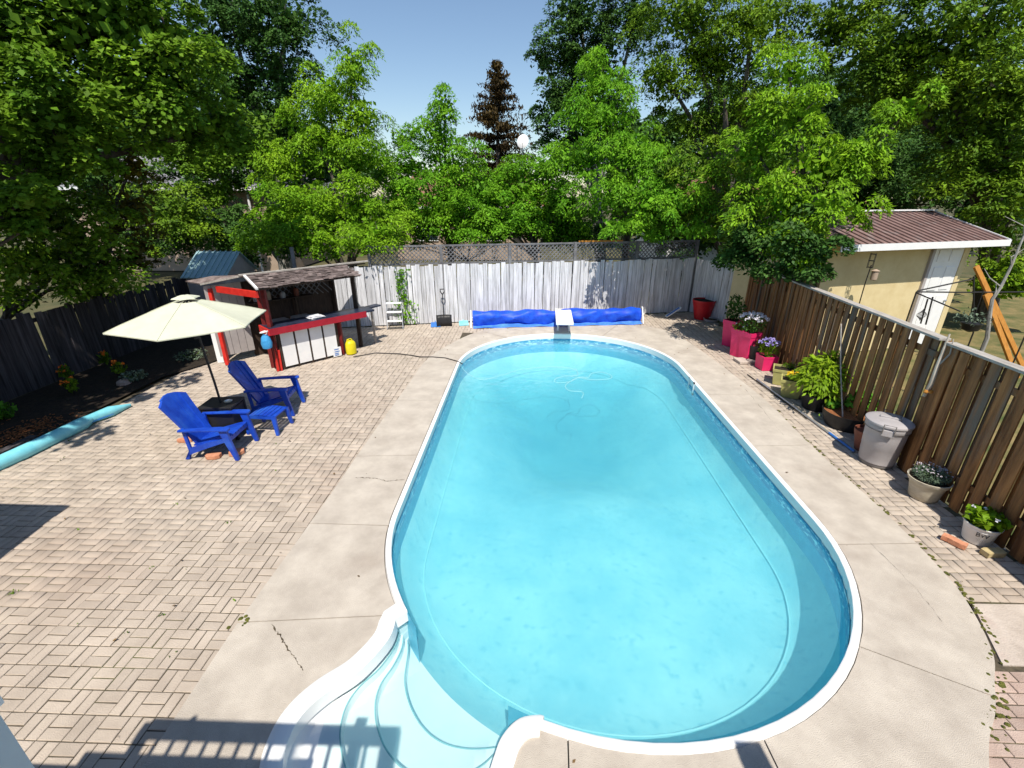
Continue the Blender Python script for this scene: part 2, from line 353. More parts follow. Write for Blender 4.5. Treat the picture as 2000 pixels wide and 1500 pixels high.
# pool: coping, wall, floor, seam, water, skimmer, steps
pool = tag(link('swimming_pool', None), kind='structure')
c = MB(); c.strip([[(*p, -.16) for p in offs(OUT, .002)], [(*p, .004) for p in offs(OUT, -.012)], [(*p, .016) for p in offs(OUT, .004)], [(*p, .016) for p in offs(OUT, .050)], [(*p, -.02) for p in COP]], closed=True)
c.smooth = True; c.build('coping', M_white, pool)
ST = stadium()
cen = Vector((PCX, 7.8))
def depth(x, y):                                       # apparent floor depth
    t = max(0, min(1, (y-5.2)/2.6)); sh = .92+.10*max(0, y-2.2)/3
    hop = 1.0-max(0, min(1, (max(abs(x-PCX)/2.1, abs(y-9.6)/3.0)-.35)/.65)); return -(sh*(1-t)+1.02*t + .75*hop*t)
wl = MB(); wl.strip([[(*p, 0.002) for p in ST], [(*p, -.30) for p in ST], [(*p, -.56) for p in ST]], closed=True); wl.smooth = True
# the wall is open where the steps come in
wl.f = [q for q in wl.f if not all((-1.22 < wl.v[i][0] < .1 and wl.v[i][1] < 3.25) for i in q)]
wl.build('pool_wall', M_wall, pool)
fl = MB(); rows = []
for s_ in [1, .975, .95, .92, .88, .84, .8, .7, .6, .5, .4, .3, .2, .1, .02, .0004]:
    row = []
    for p in ST:
        x = PCX+(p[0]-PCX)*s_; cy = min(max(p[1], PYA), PYB); yy = 7.8+(cy-7.8)*s_+(p[1]-cy)*s_
        z = depth(x, yy); e = min(1, (1-s_)/.16)
        row.append((x, yy, -.55+(z+.55)*(e*(2-e))))
    rows.append(row)
fl.strip(rows, closed=True); fl.smooth = True; fl.build('pool_floor', M_liner, pool)
sm = MB(); sm.tube([(PCX+(p[0]-PCX)*.90, (7.8+(min(max(p[1],PYA),PYB)-7.8)*.90+(p[1]-min(max(p[1],PYA),PYB))*.90), -.55+(depth(PCX+(p[0]-PCX)*.90, p[1])+.55)*.86+.02) for p in ST+[ST[0]]], .009, 5, cap=False); sm.build('seam', M_seam, pool)
bandm = mat('liner_tile_band', (.05,.30,.52), (.55,.80,.88), scale=7, rough=.4, stretch=(1,1,3.5), detail=8, ramp=(.52,.60))
bd = MB(); bd.strip([[(*p, -.14) for p in offs(ST, -.006)], [(*p, -.30) for p in offs(ST, -.006)]], closed=True)
bd.f = [q for q in bd.f if not all((-1.25 < bd.v[i][0] < .12 and bd.v[i][1] < 3.28) for i in q)]
bd.build('tile_band', bandm, pool)
# fibreglass steps: shells nested inside the cove, each tread lower and nearer the pool
cv = [OUT[i] for i in range(cov0-1, cov1+1)]
def shift(P, t):                                      # slide the cove curve towards the pool
    ax = Vector((.66, .75)); return [(p[0]+ax.x*t, p[1]+ax.y*t) for p in P]
steps = link('steps', None, pool)
def inset_cove(d):
    P = cv; n = len(P); Q = []
    for i in range(n):
        a, b = Vector(P[max(0, i-1)]), Vector(P[min(n-1, i+1)]); t = (b-a).normalized(); Q.append(Vector((P[i][0]-t.y*d, P[i][1]+t.x*d)))
    return Q
lev = [(.03, -.16, .20, -.21), (.20, -.21, .21, -.38)]
MID = Vector((-.62, 2.82)); far = [Vector((-1.20,3.28)), Vector((-.1,2.44))]
def cove_t(t):                                        # the cove curve blended towards the chord across the pool edge
    n = len(cv); out = []
    A, B = Vector(cv[0]), Vector(cv[-1])
    for i, p in enumerate(cv):
        ch = A.lerp(B, i/(n-1)); nrm = Vector((.66, .75)); bow = math.sin(math.pi*i/(n-1))*.30
        q = Vector(p).lerp(ch-nrm*bow*1.0, t) if t <= 1 else (ch-nrm*bow*(2-t)); out.append(q)
    return out
st = MB(); prof = [(0, -.005), (.02, -.03), (.06, -.09), (.09, -.14), (.12, -.165), (.34, -.178), (.355, -.186), (.365, -.265), (.38, -.275), (.58, -.283), (.595, -.29), (.605, -.37), (.62, -.38), (.84, -.388), (.855, -.396), (.865, -.48), (.88, -.49), (1.62, -.51), (1.64, -1.05)]
st.strip([[(q.x, q.y, z) for q in cove_t(t)] for t, z in prof]); st.smooth = True; st.build('step_shell', M_fiber, steps)
for t_e, z_e in ((.350,-.181),(.592,-.286),(.852,-.392)):
    q = MB(); q.tube([(p.x, p.y, z_e) for p in cove_t(t_e)][2:-2], .007, 5); q.build('tread_edge', mat('tread_edge_grey', (.22,.42,.45), rough=.5), steps)
rim = MB(); ci = [Vector(p) for p in cv]
def coff(d):
    n = len(cv); Q = []
    for i in range(n):
        a, b = Vector(cv[max(0, i-1)]), Vector(cv[min(n-1, i+1)]); t = (b-a).normalized(); Q.append((cv[i][0]+t.y*d, cv[i][1]-t.x*d))
    return Q
rim.strip([[(*p, z) for p in coff(d)] for d, z in ((-.05,-.10),(-.035,.015),(.0,.04),(.09,.04),(.125,.02),(.125,-.05))]); rim.smooth = True
rim.build('step_rim', M_fiber, steps)
# water: a closed body that absorbs light, slightly cloudy surface
wm = bpy.data.materials.new('pool_water'); wm.use_nodes = True; t = wm.node_tree; N = t.nodes; L = t.links; N.remove(N['Principled BSDF'])
tr = N.new('ShaderNodeBsdfTransparent'); tr.inputs[0].default_value = (.93,.98,.98,1)
df = N.new('ShaderNodeBsdfDiffuse'); df.inputs[0].default_value = (.28,.62,.70,1)
mk = N.new('ShaderNodeMixShader'); mk.inputs[0].default_value = .11; L.new(tr.outputs[0], mk.inputs[1]); L.new(df.outputs[0], mk.inputs[2])
gl = N.new('ShaderNodeBsdfGlossy'); gl.inputs['Roughness'].default_value = .03; gl.inputs[0].default_value = (1,1,1,1)
fr = N.new('ShaderNodeFresnel'); fr.inputs[0].default_value = 1.33
ge = N.new('ShaderNodeNewGeometry'); nz = N.new('ShaderNodeTexNoise'); nz.inputs['Scale'].default_value = 5.5; nz.inputs['Detail'].default_value = 3; L.new(ge.outputs['Position'], nz.inputs[0])
bp = N.new('ShaderNodeBump'); bp.inputs['Strength'].default_value = .28; bp.inputs['Distance'].default_value = .05; L.new(nz.outputs[0], bp.inputs['Height']); L.new(bp.outputs[0], gl.inputs['Normal']); L.new(bp.outputs[0], fr.inputs['Normal'])
ms = N.new('ShaderNodeMixShader'); L.new(fr.outputs[0], ms.inputs[0]); L.new(mk.outputs[0], ms.inputs[1]); L.new(gl.outputs[0], ms.inputs[2]); L.new(ms.outputs[0], N['Material Output'].inputs['Surface'])
va = N.new('ShaderNodeVolumeAbsorption'); va.inputs['Color'].default_value = (.30,.84,.93,1); va.inputs['Density'].default_value = .62; vs_ = N.new('ShaderNodeVolumeScatter'); vs_.inputs['Color'].default_value = (.55,.90,.93,1); vs_.inputs['Density'].default_value = .24; vs_.inputs['Anisotropy'].default_value = .3
av = N.new('ShaderNodeAddShader'); L.new(va.outputs[0], av.inputs[0]); L.new(vs_.outputs[0], av.inputs[1]); L.new(av.outputs[0], N['Material Output'].inputs['Volume'])
scene.cycles.volume_bounces = 1
WZ = -.17
wo = MB(); op = offs(OUT, .02); n_ = len(op); wo.v = [(*p, WZ) for p in op]+[(*p, -2.4) for p in op]
wo.f = [tuple(range(n_)), tuple(range(2*n_-1, n_-1, -1))]+[(i, n_+i, n_+(i+1) % n_, (i+1) % n_) for i in range(n_)]
bmw = bmesh.new(); me = wo.mesh('pool_water', wm); bmw.from_mesh(me); bmesh.ops.triangulate(bmw, faces=[q for q in bmw.faces if len(q.verts) > 4]); bmesh.ops.recalc_face_normals(bmw, faces=bmw.faces[:]); bmw.to_mesh(me); bmw.free()
tag(link('pool_water', me), kind='structure')
sk_ = MB(); yy = 9.75
for a in ((3.735,yy-.16,-.02,.03,.04,.30),(3.735,yy+.16,-.02,.03,.04,.30),(3.735,yy,.11,.03,.36,.04),(3.735,yy,-.15,.03,.36,.04)): sk_.box((a[0]-.01,a[1],a[2]-.1),(a[3],a[4],a[5]))
sk_.build('skimmer_frame', M_white, pool)
# ------------------------------------------------------------------ brick paving (basket weave, 0.2 m squares)
pav = tag(link('brick_patio', None), kind='structure')
base = MB(); base.add([(-8.3,.5,-.018),(-2.80,.5,-.018),(-2.80,3.2,-.018),(-2.72,5,-.018),(-2.68,7,-.018),(-2.52,11,-.018),(-2.1,12.35,-.018),(-1.5,13.5,-.018),(-.6,14.3,-.018),(5.5,16.3,-.018),(-8.3,13.4,-.018)], [tuple(range(11))])
base.build('sand_bed', M_joint, pav)
base = MB(); base.add([(4.6,2.4,-.018),(5.8,2.4,-.018),(5.8,6,-.018),(6.2,12,-.018),(6.5,14.6,-.018),(5.7,16.3,-.018),(3.0,15.6,-.018),(4.3,14,-.018),(4.66,12.2,-.018),(4.86,9,-.018),(4.79,6,-.018),(4.6,3.6,-.018)], [tuple(range(12))])
base.build('sand_bed', M_joint, pav)
base = MB(); base.add([(2.9,.5,-.018),(6,.5,-.018),(6,2.4,-.018),(4.6,2.4,-.018),(4.6,3.6,-.018),(4.3,3.1,-.018),(3.85,2.57,-.018),(3.5,2.2,-.018)], [tuple(range(8))]); base.build('sand_bed', M_joint, pav)
def inside(p, P):
    r_ = False; n = len(P)
    for i in range(n):
        a, b = P[i], P[i-1]
        if (a[1] > p[1]) != (b[1] > p[1]) and p[0] < (b[0]-a[0])*(p[1]-a[1])/(b[1]-a[1])+a[0]: r_ = not r_
    return r_
OP = list(OUTS)
bricks = []; S_ = .2
for i in range(-20, 60):
    for j in range(-12, 70):
        x, y = -4.76+i*S_, 2.715+j*S_
        for k in range(2):
            hz = (i+j) % 2 == 0
            cx, cy, rz = (x+S_/2, y+S_*(.25+.5*k), 0) if hz else (x+S_*(.25+.5*k), y+S_/2, math.pi/2)
            yb = 13.75+.215*(cx+6.5)
            if cx < -8.2 or cy > yb or cy < 1.3: continue
            if cx > -2.0:
                if cx < 3 and cy < 13.5: continue
                xr = 5.75+.05*(cy-6) if cy > 6 else 5.72
                if cx > xr or cy < 3.75: continue
            h = .098 if hz else .048; ex, ey = (.1, .05) if hz else (.05, .1)
            if all(inside((cx+a*ex, cy+b*ey), OP) for a in (-1,1) for b in (-1,1)): continue
            bricks.append((cx, cy, rz, 0))
for i in range(0, 14):                                  # running bond of pinkish pavers at the right front corner
    for j in range(0, 24):
        a = R(8); x = 3.3+i*.2+(j % 2)*.1; y = 1.0+j*.1
        if x > 5.7 or y > 2.95 or all(inside((x+p*.1, y+q*.05), OP) for p in (-1,1) for q in (-1,1)): continue
        bricks.append((x, y, 0, 1))
M_ppink = mat('pink_paver', (.42,.31,.26), (.53,.42,.36), scale=3, rough=.9, bump=.5, bscale=120, isl=.18)
def brickmesh(name, m):
    a, b, c_, hh = .0956, .0456, .005, .03; v = [(sx*a, sy*b, -hh) for sx, sy in ((-1,-1),(1,-1),(1,1),(-1,1))]+[(sx*a, sy*b, -c_) for sx, sy in ((-1,-1),(1,-1),(1,1),(-1,1))]+[(sx*(a-c_), sy*(b-c_), 0) for sx, sy in ((-1,-1),(1,-1),(1,1),(-1,1))]
    f = [(8,9,10,11)]+[(i, (i+1) % 4, 4+(i+1) % 4, 4+i) for i in range(4)]+[(4+i, 4+(i+1) % 4, 8+(i+1) % 4, 8+i) for i in range(4)]
    q = MB(); q.v = v; q.f = f; return q, q.mesh(name, m)
bmb, bme = brickmesh('paver', M_paver); _, bme2 = brickmesh('paver', M_ppink)
def inview(x, y):
    v = Vector((x, y, 0))-_C; z = v.dot(_fw); return z > 0 and -20 < 1000+FPX*v.dot(_rt)/z < 2020 and 750-FPX*v.dot(_up)/z < 1520
key = lambda b: (0 if inview(b[0], b[1]) else 1, (Vector((b[0], b[1], 0))-_C).length)
bricks.sort(key=key)
bigV, bigF = [], []; bv = np.array(bmb.v); bf = bmb.f
allq = [q for q in bf]
for n, (cx, cy, rz, kd) in enumerate(bricks):
    dz = -.009+random.uniform(-.004, .004); rz += random.uniform(-.02, .02)
    if n < 300:
        o = link('paver', bme2 if kd else bme, pav); o.location = (cx, cy, dz); o.rotation_euler = (random.uniform(-.014,.014), random.uniform(-.014,.014), rz)
    else:
        c_, s_ = math.cos(rz), math.sin(rz); V = bv @ np.array([[c_, s_, 0], [-s_, c_, 0], [0, 0, 1]])+(cx, cy, dz)
        bigF.append(np.array(allq)+len(bigV)*12); bigV.append(V)
o = np_mesh('pavers', np.concatenate(bigV), np.concatenate(bigF), M_paver, pav); tag(o, kind='stuff')
poly_slab([(4.62,3.68),(5.72,3.70),(5.72,3.0),(4.30,3.0)], 'slab', M_slab, pav, -.004, .03)
# weeds between pavers
P = []
for b in random.sample(bricks, 120):
    if -8 < b[0] < -2.8 and b[1] < 8:
        for k in range(random.choice((1, 2, 3, 9))): P.append((b[0]+.1+random.gauss(0,.015), b[1]+.05+random.gauss(0,.015), .004))
V, F = leafquads(np.array(P), .03, .5, droop=-.3); tag(np_mesh('weeds', V, F, L_dusk, pav), kind='stuff')
P = []
for k in range(420):
    x, y = random.uniform(-8, 5.6), random.uniform(2, 15)
    if inside((x, y), OUT) or (-1.9 < x < .2 and y < 3.4): continue
    if random.random() < (.9 if (y > 11 or x > 4.6) else .35): P.append((x, y, .006))
V, F = leafquads(np.array(P), .035, .55, droop=-.1, upb=4, jit=.6); V[:, 2] = np.clip(V[:, 2], .003, .02)
tag(np_mesh('fallen_leaves', V, F, mat('dry_leaf', (.10,.06,.025), (.22,.14,.06), scale=9, rough=.9, isl=.4)), 'small dry leaves scattered over the deck and paving', 'leaves', kind='stuff')
# ------------------------------------------------------------------ fences
def fence_run(name, label, A, B, h, bw, gap, m, th=.02, hj=.03, capm=None, both=False, posts=2.4, postm=None, posth=None, lean=.006, rails=(.35, 1.4), cap=None, back=False):
    A, B = Vector((*A, 0)), Vector((*B, 0)); d = (B-A); L = d.length; d.normalize(); nrm = Vector((d.y, -d.x, 0)); ang = math.atan2(d.y, d.x)
    f = thing(name, label, 'fence', A)
    q = MB(); q.box((0,0,.5), (bw, th, 1.0)); me = q.mesh('board', m)
    n = int(L/(bw+gap))
    for s_ in ((0, 1) if both else (0,)):
        for i in range(n):
            t = (i+.5+(.5 if s_ else 0))*(bw+gap)
            if t > L: continue
            o = link('board', me, f); p = d*t+nrm*(0.028 if s_ == 0 else -.036)
            o.location = (p.x, p.y, .02); o.rotation_euler = (random.gauss(0, lean), random.gauss(0, lean), ang+random.gauss(0, .01)); o.scale = (random.uniform(.94, 1.02), 1, h+random.uniform(-hj, hj))
    for z in rails:
        q = MB(); q.beam(d*.02+Vector((0,0,z))-nrm*.012, d*(L-.02)+Vector((0,0,z))-nrm*.012, .035, .085); q.build('rail', postm or m, f)
    k = max(1, round(L/posts))
    for i in range(k+1):
        q = MB(); p = d*(L*i/k)-nrm*.05; q.box((p.x, p.y, (posth or h)/2), (.09, .09, (posth or h)), rz=ang); q.build('post', postm or m, f)
    if cap:
        q = MB(); q.beam(d*.0+Vector((0,0,cap)), d*L+Vector((0,0,cap)), .15, .035); q.build('cap', capm, f, bev=.004)
    return f, d, nrm, L
fb, d_, n_r, L_b = fence_run('board_fence', 'weathered white board fence along the back behind the blue cover roll', (-6.9,13.68), (5.75,16.42), 1.83, .132, .008, M_fwhite, hj=.035, posth=2.45, postm=M_lat, posts=2.25)
# lattice panels on top of the back fence
kk = round(L_b/2.25); seg = L_b/kk
for i in range(kk):
    a, b = seg*i+.05, seg*(i+1)-.05; z0, z1 = 1.88, 2.42
    if i == 0: continue
    fr_ = MB()
    for z in (z0, z1): fr_.beam(d_*a+Vector((0,0,z))-n_r*.05, d_*b+Vector((0,0,z))-n_r*.05, .04, .05)
    fo = fr_.build('lattice_frame', M_orange if i == 5 and False else M_lat, fb)
    la = MB(); W, H_ = b-a, z1-z0; stp = .13
    for s_, off in ((1, .008), (-1, -.008)):
        for k in range(int((W+H_)/stp)+1):
            t0 = k*stp; x0, y0 = (t0, 0) if t0 <= W else (W, t0-W); x1, y1 = (0, t0) if t0 <= H_ else (t0-H_, H_)
            if s_ < 0: x0, x1 = W-x0, W-x1
            if abs(x0-x1) < .02: continue
            la.beam(d_*(a+x0)+Vector((0,0,z0+y0))-n_r*(.05+off), d_*(a+x1)+Vector((0,0,z0+y1))-n_r*(.05+off), .006, .028)
    tag(la.build('lattice', M_lat, fo), kind='stuff')
oc = MB(); oc.beam(d_*(seg*4.05)+Vector((0,0,2.47))-n_r*.05, d_*(seg*4.75)+Vector((0,0,2.47))-n_r*.05, .05, .05); oc.build('rail', M_orange, fb)
fence_run('board_fence', 'short white board fence turning the far right corner behind the red tub', (5.80,16.38), (6.50,14.72), 1.83, .135, .004, M_fwhite, posts=9)
fence_run('board_fence', 'dark brown slatted fence stretch next to the white corner, without a cap', (6.55,14.66), (6.24,12.05), 1.93, .13, .055, M_fbrown, both=True, rails=(.4,1.7), posts=3)
fence_run('board_fence', 'long brown slatted fence with grey cap along the flower pots', (6.22,11.95), (5.76,6.30), 2.0, .138, .065, M_fbrown, both=True, rails=(.4,1.8), cap=2.04, capm=M_fcap, posth=2.02)
fence_run('board_fence', 'brown slatted fence stretch with grey cap at the right front edge', (5.75,6.20), (5.60,2.4), 1.98, .145, .075, M_fbrown, both=True, rails=(.4,1.75), cap=2.02, capm=M_fcap, posth=2.0)
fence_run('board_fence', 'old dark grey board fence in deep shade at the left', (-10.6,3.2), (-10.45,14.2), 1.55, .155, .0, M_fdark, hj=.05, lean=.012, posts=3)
# ------------------------------------------------------------------ planting bed on the left
bed = MB(); bed.add([(-10.5,3,.03),(-8.35,3,.03),(-8.30,9.5,.03),(-7.8,10.6,.03),(-7.6,13.5,.03),(-10.4,13.9,.03)], [tuple(range(6))]); bed = tag(bed.build('planting_bed', M_soil), kind='structure')
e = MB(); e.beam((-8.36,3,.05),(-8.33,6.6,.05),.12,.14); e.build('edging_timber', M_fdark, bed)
mu = MB(); random.seed(3)
for k in range(420):
    c_ = Vector((-8.75+random.gauss(0,.22), 6.75+random.gauss(0,.38), .045+random.uniform(0,.03)))
    mu.box(c_, (random.uniform(.02,.07), .015, .008), M=Matrix.Rotation(random.uniform(0,6.3), 3, 'Z')@Matrix.Rotation(random.gauss(0,.4), 3, 'X'))
tag(mu.build('mulch', M_mulch, bed), kind='stuff')
def flower_plant(name, label, cat, loc, n, rad, h, lm, pm=None, npet=40, ls=.06, pet=.035, group=None, stems=True, asp=.5, upr=.35):
    t_ = thing(name, label, cat, loc, 0, group)
    P = []; 
    while len(P) < n:
        p = RNG.uniform(-1, 1, 3)
        if np.linalg.norm(p) <= 1 and np.linalg.norm(p) > RNG.uniform(.0,.8): P.append((p[0]*rad, p[1]*rad, (p[2]+1)*.5*h))
    V, F = leafquads(np.array(P), ls, asp, droop=.1, upb=upr); np_mesh('leaves', V, F, lm, t_)
    if pm:
        P = []
        for k in range(npet):
            a = RNG.uniform(0, 6.283); r_ = rad*math.sqrt(RNG.uniform(0,1)); z = h*(.75+.3*(1-(r_/rad)**2))+RNG.uniform(-.02,.03)
            for q in range(6): P.append((r_*math.cos(a)+RNG.normal(0,pet*.35), r_*math.sin(a)+RNG.normal(0,pet*.35), z+RNG.normal(0,pet*.25)))
        V, F = leafquads(np.array(P), pet, .8, droop=0, upb=1.5); np_mesh('flowers', V, F, pm, t_)
    if stems:
        s_ = MB()
        for k in range(7):
            a = k*.9; s_.tube([(0,0,0), (math.cos(a)*rad*.3, math.sin(a)*rad*.3, h*.4), (math.cos(a)*rad*.55, math.sin(a)*rad*.55, h*.75)], .006, 4)
        s_.build('stems', L_dusk, t_)
    return t_
for (px, py, l_) in ((207,710,'orange lily clump by the left fence, next to the umbrella tip'), (237,730,'orange lily clump in front of the silver plant'), (132,738,'orange lily clump farthest left against the dark fence'), (142,765,'lowest orange lily clump in the dark bed')):
    flower_plant('lily', l_, 'flower', G(px,py,.1), 60, .14, .28, L_dusk, M_ftor, 5, .11, .05, 'orange lilies in the left bed')
flower_plant('lambs_ear', 'low silver leaved plant in the shaded left bed', 'plant', G(262,742,.03), 240, .28, .2, L_grey, None, ls=.07)
flower_plant('ground_cover', 'pale leaved low plant in the bed under the parasol', 'plant', G(375,700,.03), 300, .4, .2, L_grey, None, ls=.06)
flower_plant('fern', 'green leafy plant at the left edge of the bed', 'plant', G(5,820,.03), 160, .25, .35, L_pot, None, ls=.1)
rk = MB(); rk.lathe([(.05,0),(.14,.03),(.13,.09),(.06,.13)], G(243,752,.0), 9); tag(rk.build('stone', M_slab), 'small pale stone lying in the left bed', 'stone')
# vinyl water tube along the bed
tp = [G(-40,922,.07), G(40,886,.08), G(100,857,.08), G(160,828,.09), G(175,819,.08), G(215,804,.075), G(254,791,.03)]
q = MB(); q.tube([Vector(p) for p in tp], [.11,.115,.11,.115,.085,.105,.03], 14); o = q.build('water_tube', M_tube); tag(o, 'long light blue vinyl water tube lying along the left bed', 'tube')
q = MB(); q.tube([Vector(p)+Vector((.09,-.03,-.03)) for p in tp[:-1]], .008, 5); q.build('weld_seam', M_pblue, o)
# ------------------------------------------------------------------ parasol and its side table
UX, UY = -5.27, 6.90; RIM, APEX, UR = 2.05, 2.44, 1.085
u = thing('patio_umbrella', 'cream six sided patio umbrella open above the blue chairs', 'umbrella', (UX, UY, 0))
q = MB(); q.tube([(.10,.05,.06),(.07,.04,1.0),(0,0,2.40)], .019, 10); q.build('pole', M_black, u)
ph = 3.895; tips = [(UR*math.cos(ph+k*math.pi/3), UR*math.sin(ph+k*math.pi/3)) for k in range(6)]
cn = MB(); rows = []
for s_ in (.16, .3, .5, .7, .85, 1.0):
    row = []
    for k in range(6):
        a, b = Vector(tips[k]), Vector(tips[(k+1) % 6])
        for j in range(6):
            t = j/6; p = a.lerp(b, t); sag = math.sin(math.pi*t); p = p*(1-.055*sag*s_)
            row.append((p.x*s_, p.y*s_, RIM+(APEX-.02-RIM)*(1-s_)**.92 - .02*sag*s_))
    rows.append(row)
rows.append([(x, y, z-.015) for x, y, z in rows[-1]])
cn.strip(rows, closed=True); cn.smooth = True; can = cn.build('canopy', M_canvas, u)
cv_ = MB(); rows = []
for s_, zz in ((.02, APEX+.02), (.08, APEX+.01), (.165, APEX-.015), (.18, APEX-.03)):
    rows.append([(tips[k][0]*s_*(1-.1*math.sin(math.pi*j/4))+(tips[(k+1)%6][0]-tips[k][0])*s_*j/4, tips[k][1]*s_*(1-.1*math.sin(math.pi*j/4))+(tips[(k+1)%6][1]-tips[k][1])*s_*j/4, zz+(.02 if (j == 2 and s_ > .18) else 0)) for k in range(6) for j in range(4)])
cv_.strip(rows, closed=True); cv_.build('vent_cap', M_canvas, can)
for k in range(6):
    q = MB(); q.tube([(tips[k][0]*s_, tips[k][1]*s_, RIM+(APEX-.02-RIM)*(1-s_)**.92+.003) for s_ in (.18,.4,.6,.8,1.0)], .004, 5); q.build('seam', mat('canopy_seam', (.50,.51,.38), rough=.9), can)
    q = MB(); q.beam((0,0,APEX-.05), (tips[k][0]*.985, tips[k][1]*.985, RIM-.012), .016, .014); rb = q.build('rib', M_black, u)
    q = MB(); q.beam((0,0,1.80), (tips[k][0]*.5, tips[k][1]*.5, RIM+.17), .012, .012); q.build('strut', M_black, rb)
q = MB(); q.lathe([(.03,-.04),(.045,0),(.03,.05)], (0,0,1.80), 10); q.build('hub', M_black, u)
tb = thing('side_table', 'black square side table around the umbrella pole', 'table', (UX+.08, UY+.06, 0), R(4))
q = MB(); q.box((0,0,.60), (.56,.46,.04)); q.build('table_top', M_black, tb, bev=.01)
for sx in (-1, 1):
    for sy in (-1, 1): q = MB(); q.box((sx*.25, sy*.20, .29), (.05,.05,.575)); q.build('leg', M_black, tb)
for sy in (-1, 1): q = MB(); q.box((0, sy*.205, .33), (.45,.02,.46)); q.build('side_panel', M_black, tb)
for sx in (-1, 1): q = MB(); q.box((sx*.255, 0, .33), (.02,.36,.46)); q.build('side_panel', M_black, tb)
q = MB(); q.lathe([(.06,0),(.068,.02),(.06,.022),(.05,.008)], (UX+.20, UY+.07, .621), 18); tag(q.build('ashtray', M_metal), 'small round silver ashtray on the black side table', 'ashtray')
# ------------------------------------------------------------------ adirondack chairs and footstool
def adirondack(label, loc, rz):
    c = thing('adirondack_chair', label, 'chair', loc, rz, 'blue adirondack chairs by the parasol')
    ns, wseat = 6, .50
    prof = [(.33,.34),(.345,.375),(.31,.395),(.20,.37),(.0,.31),(-.20,.25),(-.25,.245)]
    for i in range(ns):                                      # seat slats run front to back
        y0, y1 = -wseat/2+wseat*i/ns+.004, -wseat/2+wseat*(i+1)/ns-.004; m_ = MB()
        m_.strip([[(x, y, z+dz) for x, z in prof] for y, dz in ((y0,-.022),(y0,0),(y1,0),(y1,-.022))]); m_.build('seat_slat', M_blue, c)
    nb = 5
    for i in range(nb):                                      # back slats, fanned, rounded at the top
        m_ = MB(); rows = []
        for k in range(9):
            t = k/8; wb = .44+.16*t; yc = -wb/2+wb*(i+.5)/nb; hw = wb/nb/2-.0015; bow = .05*(1-(yc/(wb/2))**2)
            s = .86*t; x = -.19-s*math.sin(R(27))-bow; z = .235+s*math.cos(R(27)); dl = -.10*t**3*((yc-hw)/(wb/2))**2; dr_ = -.10*t**3*((yc+hw)/(wb/2))**2
            e_ = .018*(1-((yc-hw)/(wb/2))**2); f_ = .018*(1-((yc+hw)/(wb/2))**2); tw = 1
            rows.append([(x-.022-dl*.45, yc-hw, z+dl*.9),(x+.02-e_-dl*.45, yc-hw, z+dl*.9),(x+.02-f_-dr_*.45, yc+hw, z+dr_*.9),(x-.022-dr_*.45, yc+hw, z+dr_*.9)])
        m_.strip(rows, closed=True); m_.add(rows[-1], [(0,1,2,3)]); m_.build('back_slat', M_blue, c)
    for s in (-1, 1):
        m_ = MB(); rows = []
        for x, hw, z in ((.40,.035,.548),(.385,.055,.56),(.25,.06,.562),(0,.052,.556),(-.25,.04,.545),(-.37,.03,.54)):
            rows.append([(x, s*.315-hw, z-.03),(x, s*.315-hw, z),(x, s*.315+hw, z),(x, s*.315+hw, z-.03)])
        m_.strip(rows, closed=True); m_.add(rows[0], [(0,1,2,3)]); m_.add(rows[-1], [(3,2,1,0)]); m_.build('arm', M_blue, c, bev=.006)
        m_ = MB(); rows = []
        for x, hx, hy, z in ((.30,.06,.028,.535),(.34,.05,.028,.33),(.40,.035,.026,.08),(.415,.03,.026,0)): rows.append([(x-hx, s*.31-hy, z),(x+hx, s*.31-hy, z),(x+hx, s*.31+hy, z),(x-hx, s*.31+hy, z)])
        m_.strip(rows, closed=True); m_.add(rows[-1], [(3,2,1,0)]); m_.build('front_leg', M_blue, c, bev=.006)
        m_ = MB(); rows = []
        for x, hx, hy, z in ((.30,.03,.02,.33),(0,.05,.02,.25),(-.30,.055,.022,.14),(-.39,.035,.022,.0)): rows.append([(x, s*.265-hy, z+hx if z else 0),(x, s*.265+hy, z+hx if z else 0),(x-.02, s*.265+hy, max(0, z-hx)),(x-.02, s*.265-hy, max(0, z-hx))] if z else [(x+.035, s*.265-hy, 0),(x+.035, s*.265+hy, 0),(x-.03, s*.265+hy, 0),(x-.03, s*.265-hy, 0)])
        m_.strip(rows, closed=True); m_.build('back_leg', M_blue, c)
        m_ = MB(); m_.beam((-.33, s*.27, .54), (-.30, s*.27, .14), .03, .05, up=(1,0,0)); m_.build('arm_brace', M_blue, c)
    m_ = MB(); m_.box((.325,0,.335),(.03,.56,.09)); m_.build('apron', M_blue, c, bev=.006)
    return c
adirondack('sunlit blue adirondack chair nearest the camera, left of the footstool', (-4.99, 6.43, 0), R(3))
adirondack('blue adirondack chair in the umbrella shade, behind the footstool', (-4.87, 7.98, 0), R(7))
ot = thing('footstool', 'small blue slatted footstool between the two chairs', 'footstool', (-4.58, 7.20, 0), R(-3))
for i in range(7):
    x0 = -.25+.5*i/7+.006; x1 = -.25+.5*(i+1)/7-.006; m_ = MB(); cz = lambda x: .36-.035*(x/.25)**2
    m_.strip([[(x0,-.21,cz(x0)-.02),(x0,-.21,cz(x0)),(x1,-.21,cz(x1)),(x1,-.21,cz(x1)-.02)],[(x0,.21,cz(x0)-.02),(x0,.21,cz(x0)),(x1,.21,cz(x1)),(x1,.21,cz(x1)-.02)]], closed=True); m_.build('slat', M_blue, ot)
